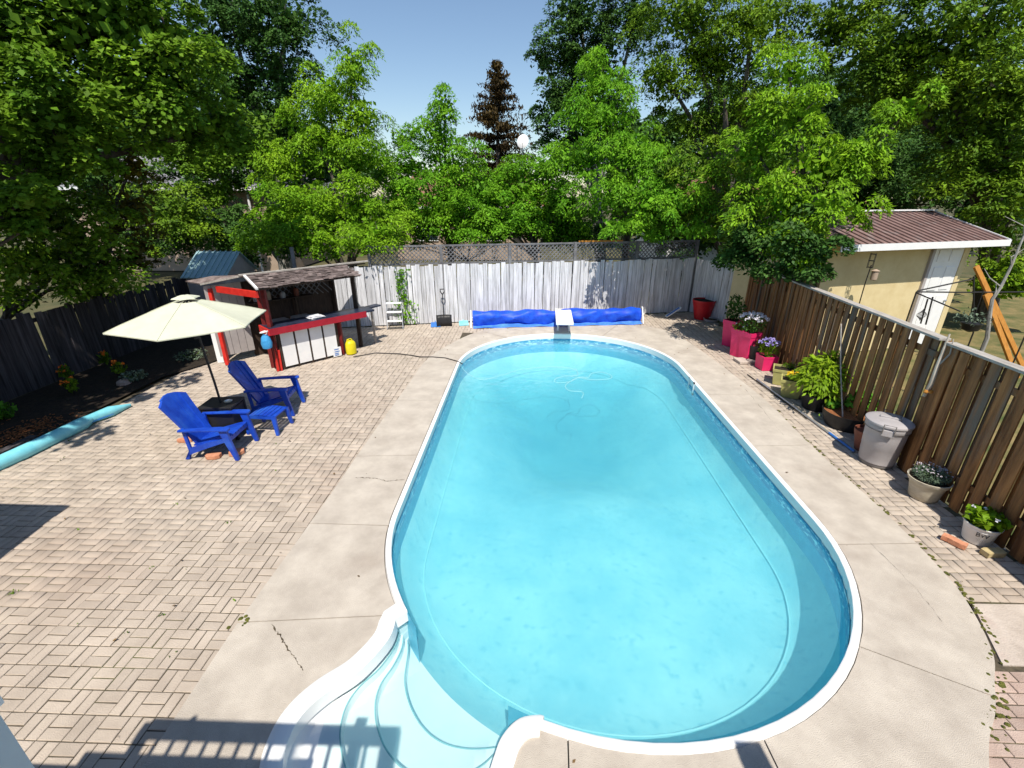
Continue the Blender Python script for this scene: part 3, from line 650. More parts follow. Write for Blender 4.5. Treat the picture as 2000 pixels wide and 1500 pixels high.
for sx in (-1, 1):
    for sy in (-1, 1): m_ = MB(); m_.strip([[(sx*x-hx, sy*y-.02, z),(sx*x+hx, sy*y-.02, z),(sx*x+hx, sy*y+.02, z),(sx*x-hx, sy*y+.02, z)] for x, y, hx, z in ((.235,.20,.04,.34),(.25,.215,.032,.17),(.27,.235,.024,0))], closed=True); m_.build('leg', M_blue, ot)
for sy in (-1, 1): m_ = MB(); m_.box((0, sy*.2, .315), (.46,.025,.05)); m_.build('apron', M_blue, ot)
def flatbrick(label, loc, rz, wavy=False, m=M_brickred, dims=(.22,.16,.06), group='loose orange bricks around the near chair'):
    a, b = dims[0]/2, dims[1]/2
    poly = [(-a,-b*.5),(-a*.55,-b),(a*.55,-b),(a,-b*.5),(a,b*.5),(a*.55,b),(-a*.55,b),(-a,b*.5)] if not wavy else [(-a,-b),(-a*.5,-b*.75),(0,-b*1.05),(a*.5,-b*1.2),(a,-b),(a,b),(a*.5,b*.8),(0,b*1.05),(-a*.5,b*1.2),(-a,b)]
    q = MB(); q.prism(poly, 0, dims[2], True); o = q.build('loose_brick', m, bev=.004); o.location = loc; o.rotation_euler = (0,0,rz); return tag(o, label, 'brick', group)
flatbrick('orange eight sided brick beside the near chair leg, left one', G(418,893), .1)
flatbrick('orange brick under the foot of the near chair, right one', G(463,886), .5)
flatbrick('orange brick behind the near chair, in front', G(362,862), .1, dims=(.24,.1,.05))
flatbrick('orange brick behind the near chair, farther one', G(372,852), .1, dims=(.2,.1,.05))
flatbrick('orange brick half hidden between chair and footstool', G(472,838), .9, dims=(.22,.12,.05))
# ------------------------------------------------------------------ tiki bar
BA = Vector((-5.9, 10.12, 0)); bu = Vector((.67, .742, 0)); bn_ = Vector((.742, -.67, 0))
def B(a, b, z): return BA+bu*a+bn_*b+Vector((0,0,z))
bar = thing('garden_bar', 'red and black outdoor bar hut with white front panels and shingled roof', 'bar', (0,0,0))
for i in range(4):
    q = MB(); a0_ = .13+i*.345; q.beam(B(a0_+.155,.05,.06), B(a0_+.155,.05,.95), .30, .02, up=bn_); q.build('front_panel', M_white, bar)
for i in range(5): q = MB(); a0_ = .11+i*.345; q.beam(B(a0_,.03,0), B(a0_,.03,1.0), .07, .05, up=bn_); q.build('stud', M_dkwood, bar)
q = MB(); q.beam(B(.05,.02,.5), B(1.55,.02,.5), .02, .95); q.build('backing', M_dkwood, bar)
q = MB(); q.beam(B(-.12,-.08,1.045), B(2.55,-.08,1.045), .56, .05); q.build('counter_top', M_counter, bar, bev=.006)
q = MB(); q.beam(B(2.50,-.20,1.045), B(2.95,-.28,1.05), .22, .04); q.build('counter_flap', M_counter, bar)
q = MB(); q.beam(B(-.12,.205,.99), B(2.3,.205,.99), .03, .15); q.build('fascia', M_redshade, bar)
q = MB(); q.beam(B(-.135,.2,.99), B(-.135,-.36,.99), .03, .15); q.build('fascia', M_red, bar)
for a, b, z1, m_ in ((-.02,.02,2.0,M_dkred),(1.62,.0,1.0,M_dkred),(2.3,-.3,2.0,M_dkwood),(-.02,-.3,2.0,M_dkred),(2.3,-1.5,2.1,M_dkwood),(1.2,-1.5,2.1,M_dkwood)):
    q = MB(); q.beam(B(a,b,0), B(a,b,z1), .09, .09); q.build('post', m_, bar)
q = MB(); q.beam(B(1.62,.02,.5), B(1.62,-.5,.5), .03, .98); q.build('side_board', M_dkred, bar)
q = MB(); q.beam(B(-.06,.06,0), B(-.02,.05,.55), .05, .03, up=bn_); q.build('brace', M_red, bar)
q = MB(); q.beam(B(.02,.07,0), B(.04,.06,.5), .04, .03, up=bn_); q.build('brace', M_red, bar)
# roof: front slope shingled, ridge board, back slope
roof = MB(); roof.strip([[B(-.19,.28,1.985), B(2.28,.20,1.995)], [B(-.17,-.45,2.185), B(2.23,-.45,2.18)]]); roof.strip([[B(-.17,-.45,2.185), B(2.8,-.45,2.18)], [B(-.5,-1.75,2.05), B(2.8,-1.75,2.05)]])
rf = roof.build('roof', M_dkwood, bar); sol = rf.modifiers.new('s', 'SOLIDIFY'); sol.thickness = .03
rows_ = 9
for r_ in range(rows_):
    t0 = r_/rows_; k = 0; a = -.2
    while a < 2.2:
        wd = random.uniform(.08, .2); p = lambda a_, t: B(a_+.02*t, .30-.07*max(0,a_)/2.4-.74*t, 1.99+.20*t)
        q = MB(); e_ = random.uniform(.0,.022); t0 = r_/rows_+random.uniform(-.05,.03); t1 = t0+1.3/rows_; vs = [p(a,t0)+Vector((0,0,.02+e_)), p(a+wd,t0)+Vector((0,0,.02+e_)), p(a+wd,t1)+Vector((0,0,.012)), p(a,t1)+Vector((0,0,.012))]
        q.add(vs+[v-Vector((0,0,.012)) for v in vs], [(0,1,2,3),(4,5,1,0),(5,6,2,1),(7,4,0,3)]); q.build('shingle', M_shing, rf); a += wd+.006
q = MB(); q.beam(B(-.3,-.46,2.215), B(2.88,-.46,2.225), .10, .03); q.build('ridge_board', M_fcap, rf)
q = MB(); q.beam(B(-.22,.31,2.0), B(-.20,-.45,2.21), .05, .04); q.build('verge_board', M_white, rf)
q = MB(); q.beam(B(-.22,-.45,2.20), B(-.85,-1.4,1.97), .07, .04); q.build('verge_board', M_fcap, rf)
q = MB(); q.strip([[B(-.2,-.45,2.18), B(-.82,-1.38,1.95)],[B(-.5,-1.75,2.05), B(-1.0,-2.1,1.95)]]); o_ = q.build('side_roof', M_shing, rf); o_.modifiers.new('s','SOLIDIFY').thickness = .03
q = MB(); q.beam(B(-.62,-1.15,1.86), B(-.2,.2,1.86), .05, .14); q.build('side_beam', M_red, bar)
q = MB(); q.beam(G(445,712), G(445,712)+Vector((-.05,.1,1.85)), .08, .08); q.build('post', M_red, bar)
q = MB(); q.beam(G(432,708), G(432,708)+Vector((-.06,.1,1.5)), .14, .03, up=(.3,-1,0)); q.build('side_board', M_white, bar)
for i in range(5): q = MB(); q.beam(B(-.75+i*.16,-1.42,.2), B(-.75+i*.16,-1.42,1.92), .15, .02, up=bn_); q.build('wall_panel', M_greyp, bar)
q = MB(); q.beam(B(-.02,-1.55,.95), B(2.35,-1.55,.95), .02, 1.9); q.build('back_wall', M_dkwood, bar)
lt = MB()
for k in range(16):
    for s in (-1, 1):
        a = .05+k*.15; b = a+s*.55
        if 0 <= b <= 2.35: lt.beam(B(a,-1.50-.01*s,1.35), B(b,-1.50-.01*s,1.95), .025, .012, up=bn_)
lt.build('lattice', M_lat, bar)
for i, (a, wd) in enumerate(((.3,.42),(.85,.42))): q = MB(); q.beam(B(a,-.9,.7), B(a+wd,-.9,.7), .35, .55); q.build('cabinet', M_greyp, bar, bev=.01)
q = MB(); q.beam(B(0,-1.3,1.4), B(1.6,-1.3,1.4), .25, .03); q.build('shelf', M_dkwood, bar)
for i, (a, m_, h_, l_) in enumerate(((.2,M_greyp,.17,'grey tin'),(.5,M_tan,.22,'tan jar'),(.85,M_can,.15,'pale grey tin'),(1.2,M_brownp,.2,'brown jar'))):
    q = MB(); q.lathe([(.06,0),(.065,h_*.5),(.06,h_*.85),(.035,h_)], B(a,-1.3,1.417), 12); tag(q.build('jar', m_), l_+' on the shelf inside the bar hut', 'jar')
q = MB(); q.beam(B(2.75,-.30,0), B(2.72,-.28,1.02), .05, .05); q.build('leg', M_fcap, bar)
# folded newspaper on the counter, blue cloth bag, jug, little sign
nw = MB()
for k in range(5): nw.box(B(1.05+random.uniform(-.05,.05),-.05+random.uniform(-.04,.04),1.083+.012*k), (.36-.03*k,.24,.011), rz=.83+random.uniform(-.25,.25))
tag(nw.build('newspaper', mat('newsprint', (.55,.56,.62), (.80,.80,.82), scale=30, rough=.9)), 'crumpled newspaper lying on the bar counter', 'newspaper')
bg_ = thing('cloth_bag', 'blue cloth bag hanging from the left end of the bar counter', 'bag', B(-.2,.12,.6))
q = MB(); q.lathe([(.02,0),(.10,.03),(.12,.14),(.09,.28),(.06,.33)], (0,0,0), 12); q.build('bag', mat('blue_cloth', (.04,.28,.62), (.07,.38,.72), scale=9, rough=.8, bump=.8, bscale=12), bg_)
q = MB(); q.tube([(.09*math.cos(a), .09*math.sin(a), .41+.02*math.cos(a)) for a in [k*math.pi/6 for k in range(13)]], .014, 6); q.build('rim', M_white, bg_)
q = MB(); q.tube([(0,0,.3),(.05,0,.38),(.09,0,.41)], .008, 5); q.build('strap', M_white, bg_)
jg = thing('jug', 'yellow plastic jug standing at the right foot of the bar', 'jug', G(687,691), R(48))
q = MB(); q.lathe([(.10,0),(.13,.02),(.135,.15),(.13,.28),(.10,.34),(.05,.365),(.045,.385)], (0,0,0), 20); o_ = q.build('body', M_yel, jg); o_.scale = (1.05,.85,1)
q = MB(); q.tube([(-.09,0,.33),(-.07,0,.40),(.02,0,.405),(.06,0,.37)], .018, 8); q.build('handle', M_yel, jg)
q = MB(); q.lathe([(.03,.38),(.03,.41)], (.0,0,0), 12); q.build('cap', M_black, jg)
sg = thing('small_sign', 'small white and blue notice leaning on the rightmost bar panel', 'sign', B(1.42,.10,.0))
q = MB(); q.beam((0,0,.02), (0,0,.26), .22, .012, up=bn_); q.build('board', M_white, sg)
for z in (.21,.15,.10,.06): q = MB(); q.beam(bn_*.009+bu*(-.07)+Vector((0,0,z)), bn_*.009+bu*random.uniform(.02,.08)+Vector((0,0,z)), .004, .02); q.build('print', M_pblue, sg)
q = MB(); hp = [(690,698),(735,690),(780,692),(805,695),(820,698),(845,698),(870,700),(895,707),(903,712)]
q.tube([G(*p)+Vector((0,0,.014)) for p in hp], .012, 6); tag(q.build('hose', M_iron), 'thin dark hose running over the paving to the pool edge', 'hose')
# ------------------------------------------------------------------ objects along the back fence
ss = thing('step_stool', 'white three step stool folded open by the back fence', 'stool', G(773,640), R(10))
for s in (-1, 1):
    q = MB(); q.tube([(s*.24,-.18,0),(s*.23,.02,.48),(s*.22,.10,.80)], .014, 7); q.build('rail', M_metal, ss)
    q = MB(); q.tube([(s*.24,.32,0),(s*.22,.10,.55)], .012, 7); q.build('rear_leg', M_iron, ss)
for y, z in ((-.10,.24),(.0,.50),(.09,.76)): q = MB(); q.box((0,y,z),(.46,.14,.035)); q.build('step', M_white, ss, bev=.006)
q = MB(); q.tube([(-.24,-.18,.02),(.24,-.18,.02)], .012, 6); q.build('crossbar', M_iron, ss)
sv = thing('snow_shovel', 'black snow shovel leaning upright against the white fence', 'shovel', G(868,637), R(12))
q = MB(); rows = [[(x, .02*(x/.25)**2*-3+yy, zz) for x in (-.24,-.12,0,.12,.24)] for yy, zz in ((0,0),(.0,.12),(.03,.26),(.07,.36))]; q.strip(rows); q.smooth = True; o_ = q.build('blade', M_black, sv); o_.modifiers.new('s','SOLIDIFY').thickness = .01
q = MB(); q.tube([(0,.04,.25),(0,.16,1.0)], .015, 8); q.build('shaft', M_iron, sv)
q = MB(); q.tube([(0,.16,.98),(-.06,.17,1.06),(-.06,.18,1.14),(.06,.18,1.14),(.06,.17,1.06),(0,.16,.98)], .017, 7); q.build('grip', M_black, sv)
for (px, py, l_, m_) in ((851,637,'blue dustpan lying left of the shovel', M_pblue), (906,634,'pale blue dustpan lying right of the shovel', M_tube)):
    dp = thing('dustpan', l_, 'dustpan', G(px,py), .2)
    q = MB(); q.strip([[(-.15,-.12,.01),(.15,-.12,.01)],[(-.15,.10,.03),(.15,.10,.03)],[(-.14,.13,.10),(.14,.13,.10)]]); o_ = q.build('pan', m_, dp); o_.modifiers.new('s','SOLIDIFY').thickness = .008
    q = MB(); q.tube([(0,.12,.06),(0,.28,.09)], .014, 6); q.build('handle', m_, dp)
P = []
vine = thing('vine', 'climbing vine on the white fence behind the step stool', 'vine', G(792,634))
for k in range(420):
    z = RNG.uniform(.05, 1.75); P.append((RNG.normal(0,.10+.12*(z < .8)), RNG.normal(-.06,.04), z))
V, F = leafquads(np.array(P), .09, .7, droop=.3, upb=.2); np_mesh('leaves', V, F, L_loc, vine)
q = MB(); q.tube([(0,-.03,0),(.04,-.03,.5),(-.03,-.03,1.1),(.03,-.03,1.75)], .012, 5); q.build('stem', M_bark, vine)
# solar cover on its reel
c0, c1 = G(924,640), G(1252,632); ax = (c1-c0); LL = ax.length; ax.normalize(); pr = Vector((-ax.y, ax.x, 0))
rl = thing('cover_reel', 'rolled blue pool cover on a white reel along the back fence', 'pool cover', c0)
rows = []
for i in range(90):
    t = i/89; row = []; r0 = .20+.02*math.sin(t*23)+.012*math.sin(t*61+1)
    for k in range(22):
        a = 2*math.pi*k/22; rr = r0*(1+.07*math.sin(a*2+t*31)+.05*math.sin(a*3-t*17+2)+.06*math.sin(t*47+a*5)); z = .27+rr*math.sin(a)
        if math.sin(a) < -.5: z -= .05*(1+math.sin(t*19))
        row.append(ax*(t*LL)+pr*(rr*math.cos(a)+.2)+Vector((0,0,max(.015, z))))
    rows.append(row)
q = MB(); q.strip(rows, closed=True); q.smooth = True; q.build('cover_roll', M_tarp, rl)
q = MB(); rows = [[ax*(LL*t)+pr*(.05+s)+Vector((0,0,z+.012*math.sin(t*40+s*9))) for t in [i/60 for i in range(61)]] for s, z in ((-.16,.012),(-.10,.02),(0,.06),(.1,.12))]; q.strip(rows); q.smooth = True; q.build('cover_flap', mat('blue_tarp_underside', (.04,.16,.62), (.10,.28,.75), scale=6, rough=.4), rl)
for t in (-.06, LL+.06):
    q = MB(); p = ax*t+pr*.2; q.beam(p+pr*-.22, p+Vector((0,0,.5)), .04, .04); q.beam(p+pr*.22, p+Vector((0,0,.5)), .04, .04); q.build('end_frame', M_white, rl)
    q = MB(); q.tube([p+Vector((0,0,.27))-ax*.02, p+Vector((0,0,.27))+ax*.10, p+Vector((.0,0,.42))+ax*.10], .014, 7); q.build('crank', M_white, rl)
# diving board
dv = thing('diving_board', 'white diving board reaching over the far end of the pool', 'diving board', (1.12, 14.0, 0), R(-2))
q = MB(); q.strip([[(sx*.25, y, z) for sx, z in ((-1,.40),(-1,.46),(1,.46),(1,.40))] for y in (.75, -1.05)], closed=True); q.add([(-.25,-1.05,.40),(.25,-1.05,.40),(.25,-1.05,.46),(-.25,-1.05,.46)], [(0,1,2,3)]); q.build('board', M_white, dv)
q = MB(); q.box((0,-.15,.465),(.42,1.7,.006)); q.build('grip_strip', mat('grip_sand', (.62,.60,.54), (.70,.68,.62), scale=60, rough=.95), dv)
for s in (-1, 1):
    q = MB(); q.tube([(s*.17,-.30,0),(s*.17,-.22,.26),(s*.17,-.1,.395)], .028, 8); q.build('stand_leg', M_white, dv)
    q = MB(); q.tube([(s*.17,.55,0),(s*.17,.5,.395)], .028, 8); q.build('stand_leg', M_white, dv)
# vacuum hose floating in the deep end
ho = []
for p in [(900,712),(915,728),(940,738),(970,733),(1010,721),(1040,716),(1080,714),(1110,716),(1124,720)]: ho.append(G(*p, WZ+.01))
hh = [Vector((p.x, p.y, WZ-.03)) for p in ho]
def spline3(P, m=5): 
    out = []
    for i in range(len(P)-1):
        p0, p1, p2, p3 = P[max(0,i-1)], P[i], P[i+1], P[min(len(P)-1,i+2)]
        for k in range(m): t = k/m; out.append(.5*((2*p1)+(p2-p0)*t+(2*p0-5*p1+4*p2-p3)*t*t+(3*p1-p0-3*p2+p3)*t**3))
    return out+[P[-1]]
lo = [G(x, y, WZ-.03) for x, y in ((1124,720),(1128,733),(1100,735),(1083,742),(1090,748),(1115,745),(1127,738),(1150,741),(1165,742),(1190,740),(1194,734),(1175,727),(1155,730),(1148,738),(1130,737),(1105,752),(1112,763),(1138,766),(1136,778))]
q = MB(); q.tube(spline3(hh), .008, 6); q.tube(spline3(lo), .010, 6); tag(q.build('vacuum_hose', mat('pale_hose', (.34,.64,.68), (.42,.70,.74), rough=.5)), 'pale coiled vacuum hose lying in the water at the deep end', 'hose')
# ------------------------------------------------------------------ far right corner
kb = thing('kickboard', 'blue and white swim board leaning in the shade by the back fence', 'board', G(1300,620), R(-25))
q = MB(); q.beam((0,0,.02), (.42,.2,.36), .2, .03); q.build('board', M_white, kb, bev=.01)
q = MB(); q.beam(Vector((.03,0,.055)), Vector((.38,.17,.345)), .13, .008); q.build('print', M_pblue, kb)
def pot(name, label, cat, loc, prof, m, soil=None, group=None, n=28, rz=0):
    t_ = thing(name, label, cat, loc, rz, group)
    q = MB(); q.lathe(prof, (0,0,0), n, cap=False); h = prof[-1][1]; r1 = prof[-1][0]; inner = [(r1-.015, h), (r1-.02, h-.03)]
    q.lathe([(r1, h), (r1-.016, h), (r1-.02, h-.06)], (0,0,0), n, cap=False); q.lathe([(.001,.005),(prof[0][0],0)], (0,0,0), n, cap=False); q.build('pot_body', m, t_)
    q = MB(); q.lathe([(.001, h-.035), (r1-.018, h-.04)], (0,0,0), n, cap=False); q.build('soil', soil or M_soil, t_); return t_
def sqpot(name, label, loc, top, bot, h, m, rz, rim=.03, group=None):
    t_ = thing(name, label, 'planter', loc, rz, group)
    def ring(s, z): return [(-s,-s,z),(s,-s,z),(s,s,z),(-s,s,z)]
    q = MB(); q.strip([ring(bot/2,0), ring(bot/2+(top-bot)/2*.8, h*.84), ring(top/2, h*.85), ring(top/2+.004, h), ring(top/2-.02, h), ring(top/2-.02, h-.05)], closed=True); q.add(ring(bot/2,0), [(3,2,1,0)]); q.build('planter_body', m, t_)
    q = MB(); q.add(ring(top/2-.021, h-.045), [(0,1,2,3)]); q.build('soil', M_soil, t_); return t_
pot('tub', 'large round red tub in the shaded corner by the white fence', 'tub', G(1370,622), [(.24,0),(.30,.3),(.35,.55),(.37,.6),(.37,.64)], M_redpl)
pot('bowl', 'shallow grey bowl on the ground beside the red tub', 'bowl', G(1388,628), [(.16,0),(.22,.06),(.24,.10)], M_can)
flower_plant('houseplant', 'dark leafy plant in the farthest crimson planter', 'plant', G(1423,674)+Vector((0,0,.68)), 260, .25, .75, L_dark, None, ls=.10)
sqpot('planter', 'farthest crimson planter in the row, in half shade', G(1423,674), .36, .26, .72, M_pink, R(38), group='tall crimson planters')
sqpot('planter', 'middle crimson planter behind the sunlit one', G(1440,694), .36, .26, .72, M_pink, R(28), group='tall crimson planters')
sqpot('planter', 'nearest sunlit crimson planter holding white flowers', G(1457,701), .36, .26, .72, M_pink, R(22), group='tall crimson planters')
flower_plant('white_flowers', 'bushy plant covered in white flowers in the nearest crimson planter', 'plant', G(1457,701)+Vector((0,.02,.70)), 520, .32, .46, L_dark, M_ftwhite, 90, .06, .045)
flower_plant('trailing_plant', 'light green trailing plant in the middle crimson planter', 'plant', G(1440,694)+Vector((-.05,0,.69)), 140, .25, .14, L_lime, M_ftwhite, 5, .05, .04)
q = MB(); pp = G(1457,706); q.box(pp+Vector((0,-.02,.03)), (.52,.34,.06), rz=R(5)); tag(q.build('paving_stone', M_slab, bev=.008), 'flat stone slab under the nearest crimson planter', 'stone')
pot('flower_pot', 'black round pot with yellow flowers behind the small red planter', 'pot', (5.78,11.25,0), [(.20,0),(.25,.2),(.28,.36),(.29,.42)], M_black)
flower_plant('yellow_flowers', 'yellow flowers growing in the black pot', 'plant', (5.72,11.25,.38), 110, .22, .16, L_dusk, M_ftyel, 14, .05, .05)
sqpot('planter', 'small red square planter with purple flowers', (5.74,10.62,0), .36, .32, .34, M_pink, R(4))
flower_plant('purple_flowers', 'purple flowers with thin stems in the small red planter', 'plant', (5.74,10.62,.30), 320, .24, .42, L_lime, M_ftpurple, 60, .06, .04, asp=.25)
sqpot('planter', 'rear olive square planter with small herbs', G(1525,748), .42, .32, .36, M_olive, R(-28), group='olive planters')
flower_plant('herb', 'small herb in the rear olive planter', 'plant', G(1532,746)+Vector((.05,0,.33)), 90, .16, .14, L_dusk, None, ls=.05)
sqpot('planter', 'front olive square planter with yellow flowers', G(1541,772), .42, .31, .38, M_olive, R(-28), group='olive planters')
flower_plant('yellow_flowers', 'yellow flowers in the front olive planter', 'plant', G(1541,772)+Vector((0,0,.35)), 60, .15, .12, L_dusk, M_ftyel, 14, .05, .05)
bu_ = thing('tomato_bush', 'large lime green bush beside the olive planters', 'bush', (5.68,8.42,.15))
P = []
for k in range(26):
    v_ = RNG.normal(size=3); v_ /= np.linalg.norm(v_); v_[2] = abs(v_[2])*1.2-.25; c_ = v_*[.36,.36,.42]*RNG.uniform(.55,1.2)+[0,0,.50]; n_l = int(RNG.integers(40, 100))
    q = RNG.normal(size=(n_l,3))*[.10,.10,.055]*RNG.uniform(.7,1.3); q[:, 2] -= (q[:, 0]**2+q[:, 1]**2)*2.2; dd_ = q*8+v_*.5; dd_[:, 2] -= .5
    P.append(np.concatenate([c_+q, dd_, np.tile(v_*.5+[0,-.3,.9], (n_l,1))], 1))
P = np.concatenate(P); nn_ = len(P); d = P[:, 3:6]+RNG.normal(size=(nn_,3))*.5; d /= np.linalg.norm(d, axis=1)[:, None]; nv = P[:, 6:9]+RNG.normal(size=(nn_,3))*.4; sd = np.cross(d, nv); sd /= np.linalg.norm(sd, axis=1)[:, None]
Lf = (.11*RNG.uniform(.5,1.35,nn_))[:, None]; V = np.stack([P[:, :3]-d*Lf*.5, P[:, :3]-sd*Lf*.19, P[:, :3]+d*Lf*.5, P[:, :3]+sd*Lf*.19], 1).reshape(-1,3); np_mesh('leaves', V, np.arange(4*nn_).reshape(-1,4), L_lime, bu_)
for k in range(9): q = MB(); a = k*.7; q.tube([(0,0,0),(.12*math.cos(a),.12*math.sin(a),.35),(.28*math.cos(a),.28*math.sin(a),.75)], [.012,.009,.004], 5); q.build('stem', L_dusk, bu_)
pot('flower_pot', 'dark pot hidden under the lime green bush', 'pot', (5.68,8.42,0), [(.22,0),(.26,.25),(.27,.3)], M_black)
pot('flower_pot', 'wide low black pot with mulch and leafy herbs', 'pot', G(1652,830), [(.34,0),(.39,.12),(.42,.26),(.43,.28)], M_black, M_mulch)
flower_plant('basil', 'big leaved green herb in the wide black pot', 'plant', G(1664,828)+Vector((.06,.02,.24)), 420, .24, .40, L_pot, None, ls=.10, asp=.75)
flower_plant('basil', 'small leaved herb at the left rim of the wide black pot', 'plant', G(1634,822)+Vector((-.12,.06,.24)), 120, .13, .16, L_pot, None, ls=.07, asp=.7)
q = MB(); b0 = G(1645,838)+Vector((-.05,0,.22)); q.tube([b0, b0+Vector((.10,.55,.75)), b0+Vector((.2,1.0,1.45))], .012, 6); tag(q.build('garden_stake', M_fcap), 'long pale stake leaning from the wide black pot to the fence', 'stake')
pot('flower_pot', 'brown clay pot half hidden behind the grey bin', 'pot', G(1690,878)+Vector((-.03,0,0)), [(.13,0),(.17,.2),(.20,.30),(.205,.36)], M_brownp, M_brownp)
# garbage can
gc = thing('garbage_can', 'grey plastic garbage can with lid standing by the brown fence', 'garbage can', (5.50, 6.42, 0), R(-35))
q = MB(); q.lathe([(.22,.05),(.235,.06),(.245,.2),(.247,.205),(.25,.30),(.253,.305),(.265,.52),(.27,.60),(.285,.62),(.287,.70),(.28,.71)], (0,0,0), 40); q.build('body', M_can, gc)
q = MB(); q.lathe([(.215,0),(.225,.015),(.225,.05),(.21,.055)], (0,0,0), 36); q.build('base', M_candk, gc)
q = MB(); q.lathe([(.289,.615),(.291,.62),(.289,.63)], (0,0,0), 40, cap=False); q.build('band', M_candk, gc)
ld = MB(); ld.lathe([(.30,.70),(.305,.715),(.30,.735),(.27,.75),(.20,.762),(.001,.772)], (0,0,0), 40); ld = ld.build('lid', M_can, gc)
q = MB(); q.beam((-.13,0,.775),(.13,0,.775),.05,.03); q.build('lid_ridge', M_can, ld, bev=.01)
q = MB(); q.tube([(.12,-.05,.765),(.12,-.05,.80),(.12,.05,.80),(.12,.05,.765)], .008, 6); q.build('lid_handle', M_candk, ld)
for s in (-1, 1):
    q = MB(); p0 = Vector((0, s*.29, .60)); q.tube([p0+Vector((-.07,0,0)), p0+Vector((-.07,s*.03,.02)), p0+Vector((-.07,s*.045,.17)), p0+Vector((.07,s*.045,.17)), p0+Vector((.07,s*.03,.02)), p0+Vector((.07,0,0))], .008, 6); hd = q.build('handle', M_candk, gc)
    q = MB(); q.box(p0+Vector((0,s*.012,.03)), (.15,.03,.10)); q.build('latch', M_can, hd, bev=.008)
pot('flower_pot', 'beige flared pot of lavender on the pavers by the fence', 'pot', (5.53,5.52,0), [(.155,0),(.165,.01),(.185,.14),(.205,.23),(.225,.25),(.24,.29),(.245,.31)], M_beige)
flower_plant('lavender', 'grey green lavender with pale purple spikes in the beige pot', 'plant', (5.53,5.52,.27), 1300, .21, .19, L_grey, M_ftlav, 60, .05, .016, asp=.2, upr=-.5)
bk = pot('bucket', 'white bucket printed with black letters, planted with strawberries', 'bucket', (5.50,4.66,.0), [(.13,0),(.135,.01),(.165,.22),(.18,.235),(.183,.25)], M_white)
flower_plant('strawberry', 'bright green strawberry plant in the white bucket', 'plant', (5.50,4.66,.22), 260, .20, .20, L_lime, M_ftwhite, 4, .085, .03, asp=.8)
def text(body, size, loc, rot, m, parent, name='lettering'):
    cu = bpy.data.curves.new('t', 'FONT'); cu.body = body; cu.size = size; cu.align_x = 'CENTER'; cu.extrude = .0008
    o = bpy.data.objects.new('t', cu); COL.objects.link(o); dg = bpy.context.evaluated_depsgraph_get(); me = bpy.data.meshes.new_from_object(o.evaluated_get(dg)); bpy.data.objects.remove(o)
    me.materials.append(m); q = link(name, me, parent); q.location = loc; q.rotation_euler = rot; return q
td = Vector((-5.50, -4.66, 0)).normalized(); ta = math.atan2(td.y, td.x)+math.pi/2+.25
for body, sz, z, rr in (('BW', .075, .135, .158), ('. . . . . .', .03, .10, .153), ('- - - -', .025, .075, .149)):
    dd = Vector((math.cos(ta-math.pi/2), math.sin(ta-math.pi/2), 0)); text(body, sz, tuple(dd*(rr+.004)+Vector((0,0,z))), (R(90)-.13, 0, ta), M_lbl, bk)
o = flatbrick('red wavy edged brick lying by the white bucket', (5.17,4.58,0), R(125), True, M_brickred, (.23,.09,.065), 'wavy bricks by the white bucket')
o = flatbrick('tan wavy edged brick in front of the white bucket', (5.46,4.40,0), R(8), True, M_bricktan, (.23,.10,.065), 'wavy bricks by the white bucket')
q = MB(); p0, p1 = G(1478,742), G(1668,884); q.tube([p0+Vector((0,0,.02)), p0.lerp(p1,.5)+Vector((0,0,.02)), p1+Vector((0,0,.02))], .017, 8); pl = thing('vacuum_pole', 'long aluminium pool pole lying along the right paving strip', 'pole', (0,0,0))
q.build('shaft', M_metal, pl)
q = MB(); q.tube([p0.lerp(p1,.80)+Vector((0,0,.021)), p1+Vector((0,0,.021))], .020, 8); q.build('grip', M_pblue, pl)
q = MB(); q.tube([p0.lerp(p1,-.1)+Vector((-.06,0,.012)), p0.lerp(p1,.3)+Vector((-.05,0,.012)), p0.lerp(p1,.62)+Vector((-.045,0,.012))], .010, 6); tag(q.build('hose', M_iron), 'thin dark hose lying beside the aluminium pole', 'hose')
# bird feeder pole hung on the fence
bf = thing('lantern_pole', 'black iron garden pole with lantern by the brown fence', 'lantern', G(1622,700,.0)+Vector((.25,-.1,0)))
q = MB(); q.tube([(0,0,0),(0,0,1.9),(.02,0,2.35)], .012, 6); q.build('pole', M_iron, bf)
for z in (2.30,2.45,2.60): 
    q = MB(); 
    for a in range(4): q.beam((.07*math.cos(a*1.571), .07*math.sin(a*1.571), z), (.07*math.cos(a*1.571+1.571), .07*math.sin(a*1.571+1.571), z), .012, .012)
    q.build('cage_ring', M_iron, bf)
for a in range(4): q = MB(); q.tube([(.07*math.cos(a*1.571), .07*math.sin(a*1.571), 2.28),(.07*math.cos(a*1.571), .07*math.sin(a*1.571), 2.62)], .006, 5); q.build('cage_bar', M_iron, bf)
q = MB(); q.lathe([(.05,2.0),(.07,2.02),(.07,2.2),(.09,2.22),(.01,2.26)], (.16,0,0), 12); q.build('feeder', M_tan, bf)
wp = thing('driftwood', 'pale carved driftwood piece hanging on the fence post', 'driftwood', (5.72,6.15,0))
q = MB(); q.tube([(-.10,0,1.25),(-.09,-.03,1.45),(-.07,0,1.7),(-.05,.02,1.95),(-.02,.05,2.15)], [.02,.03,.024,.018,.01], 9); q.build('trunk', mat('driftwood_m', (.30,.26,.21), (.52,.47,.40), scale=6, rough=.8, stretch=(3,3,.7)), wp)
q = MB(); q.tube([(-.07,0,1.7),(-.02,-.06,1.9),(-.02,-.03,2.1)], [.012,.01,.006], 7); q.build('branch', M_fcap, wp)
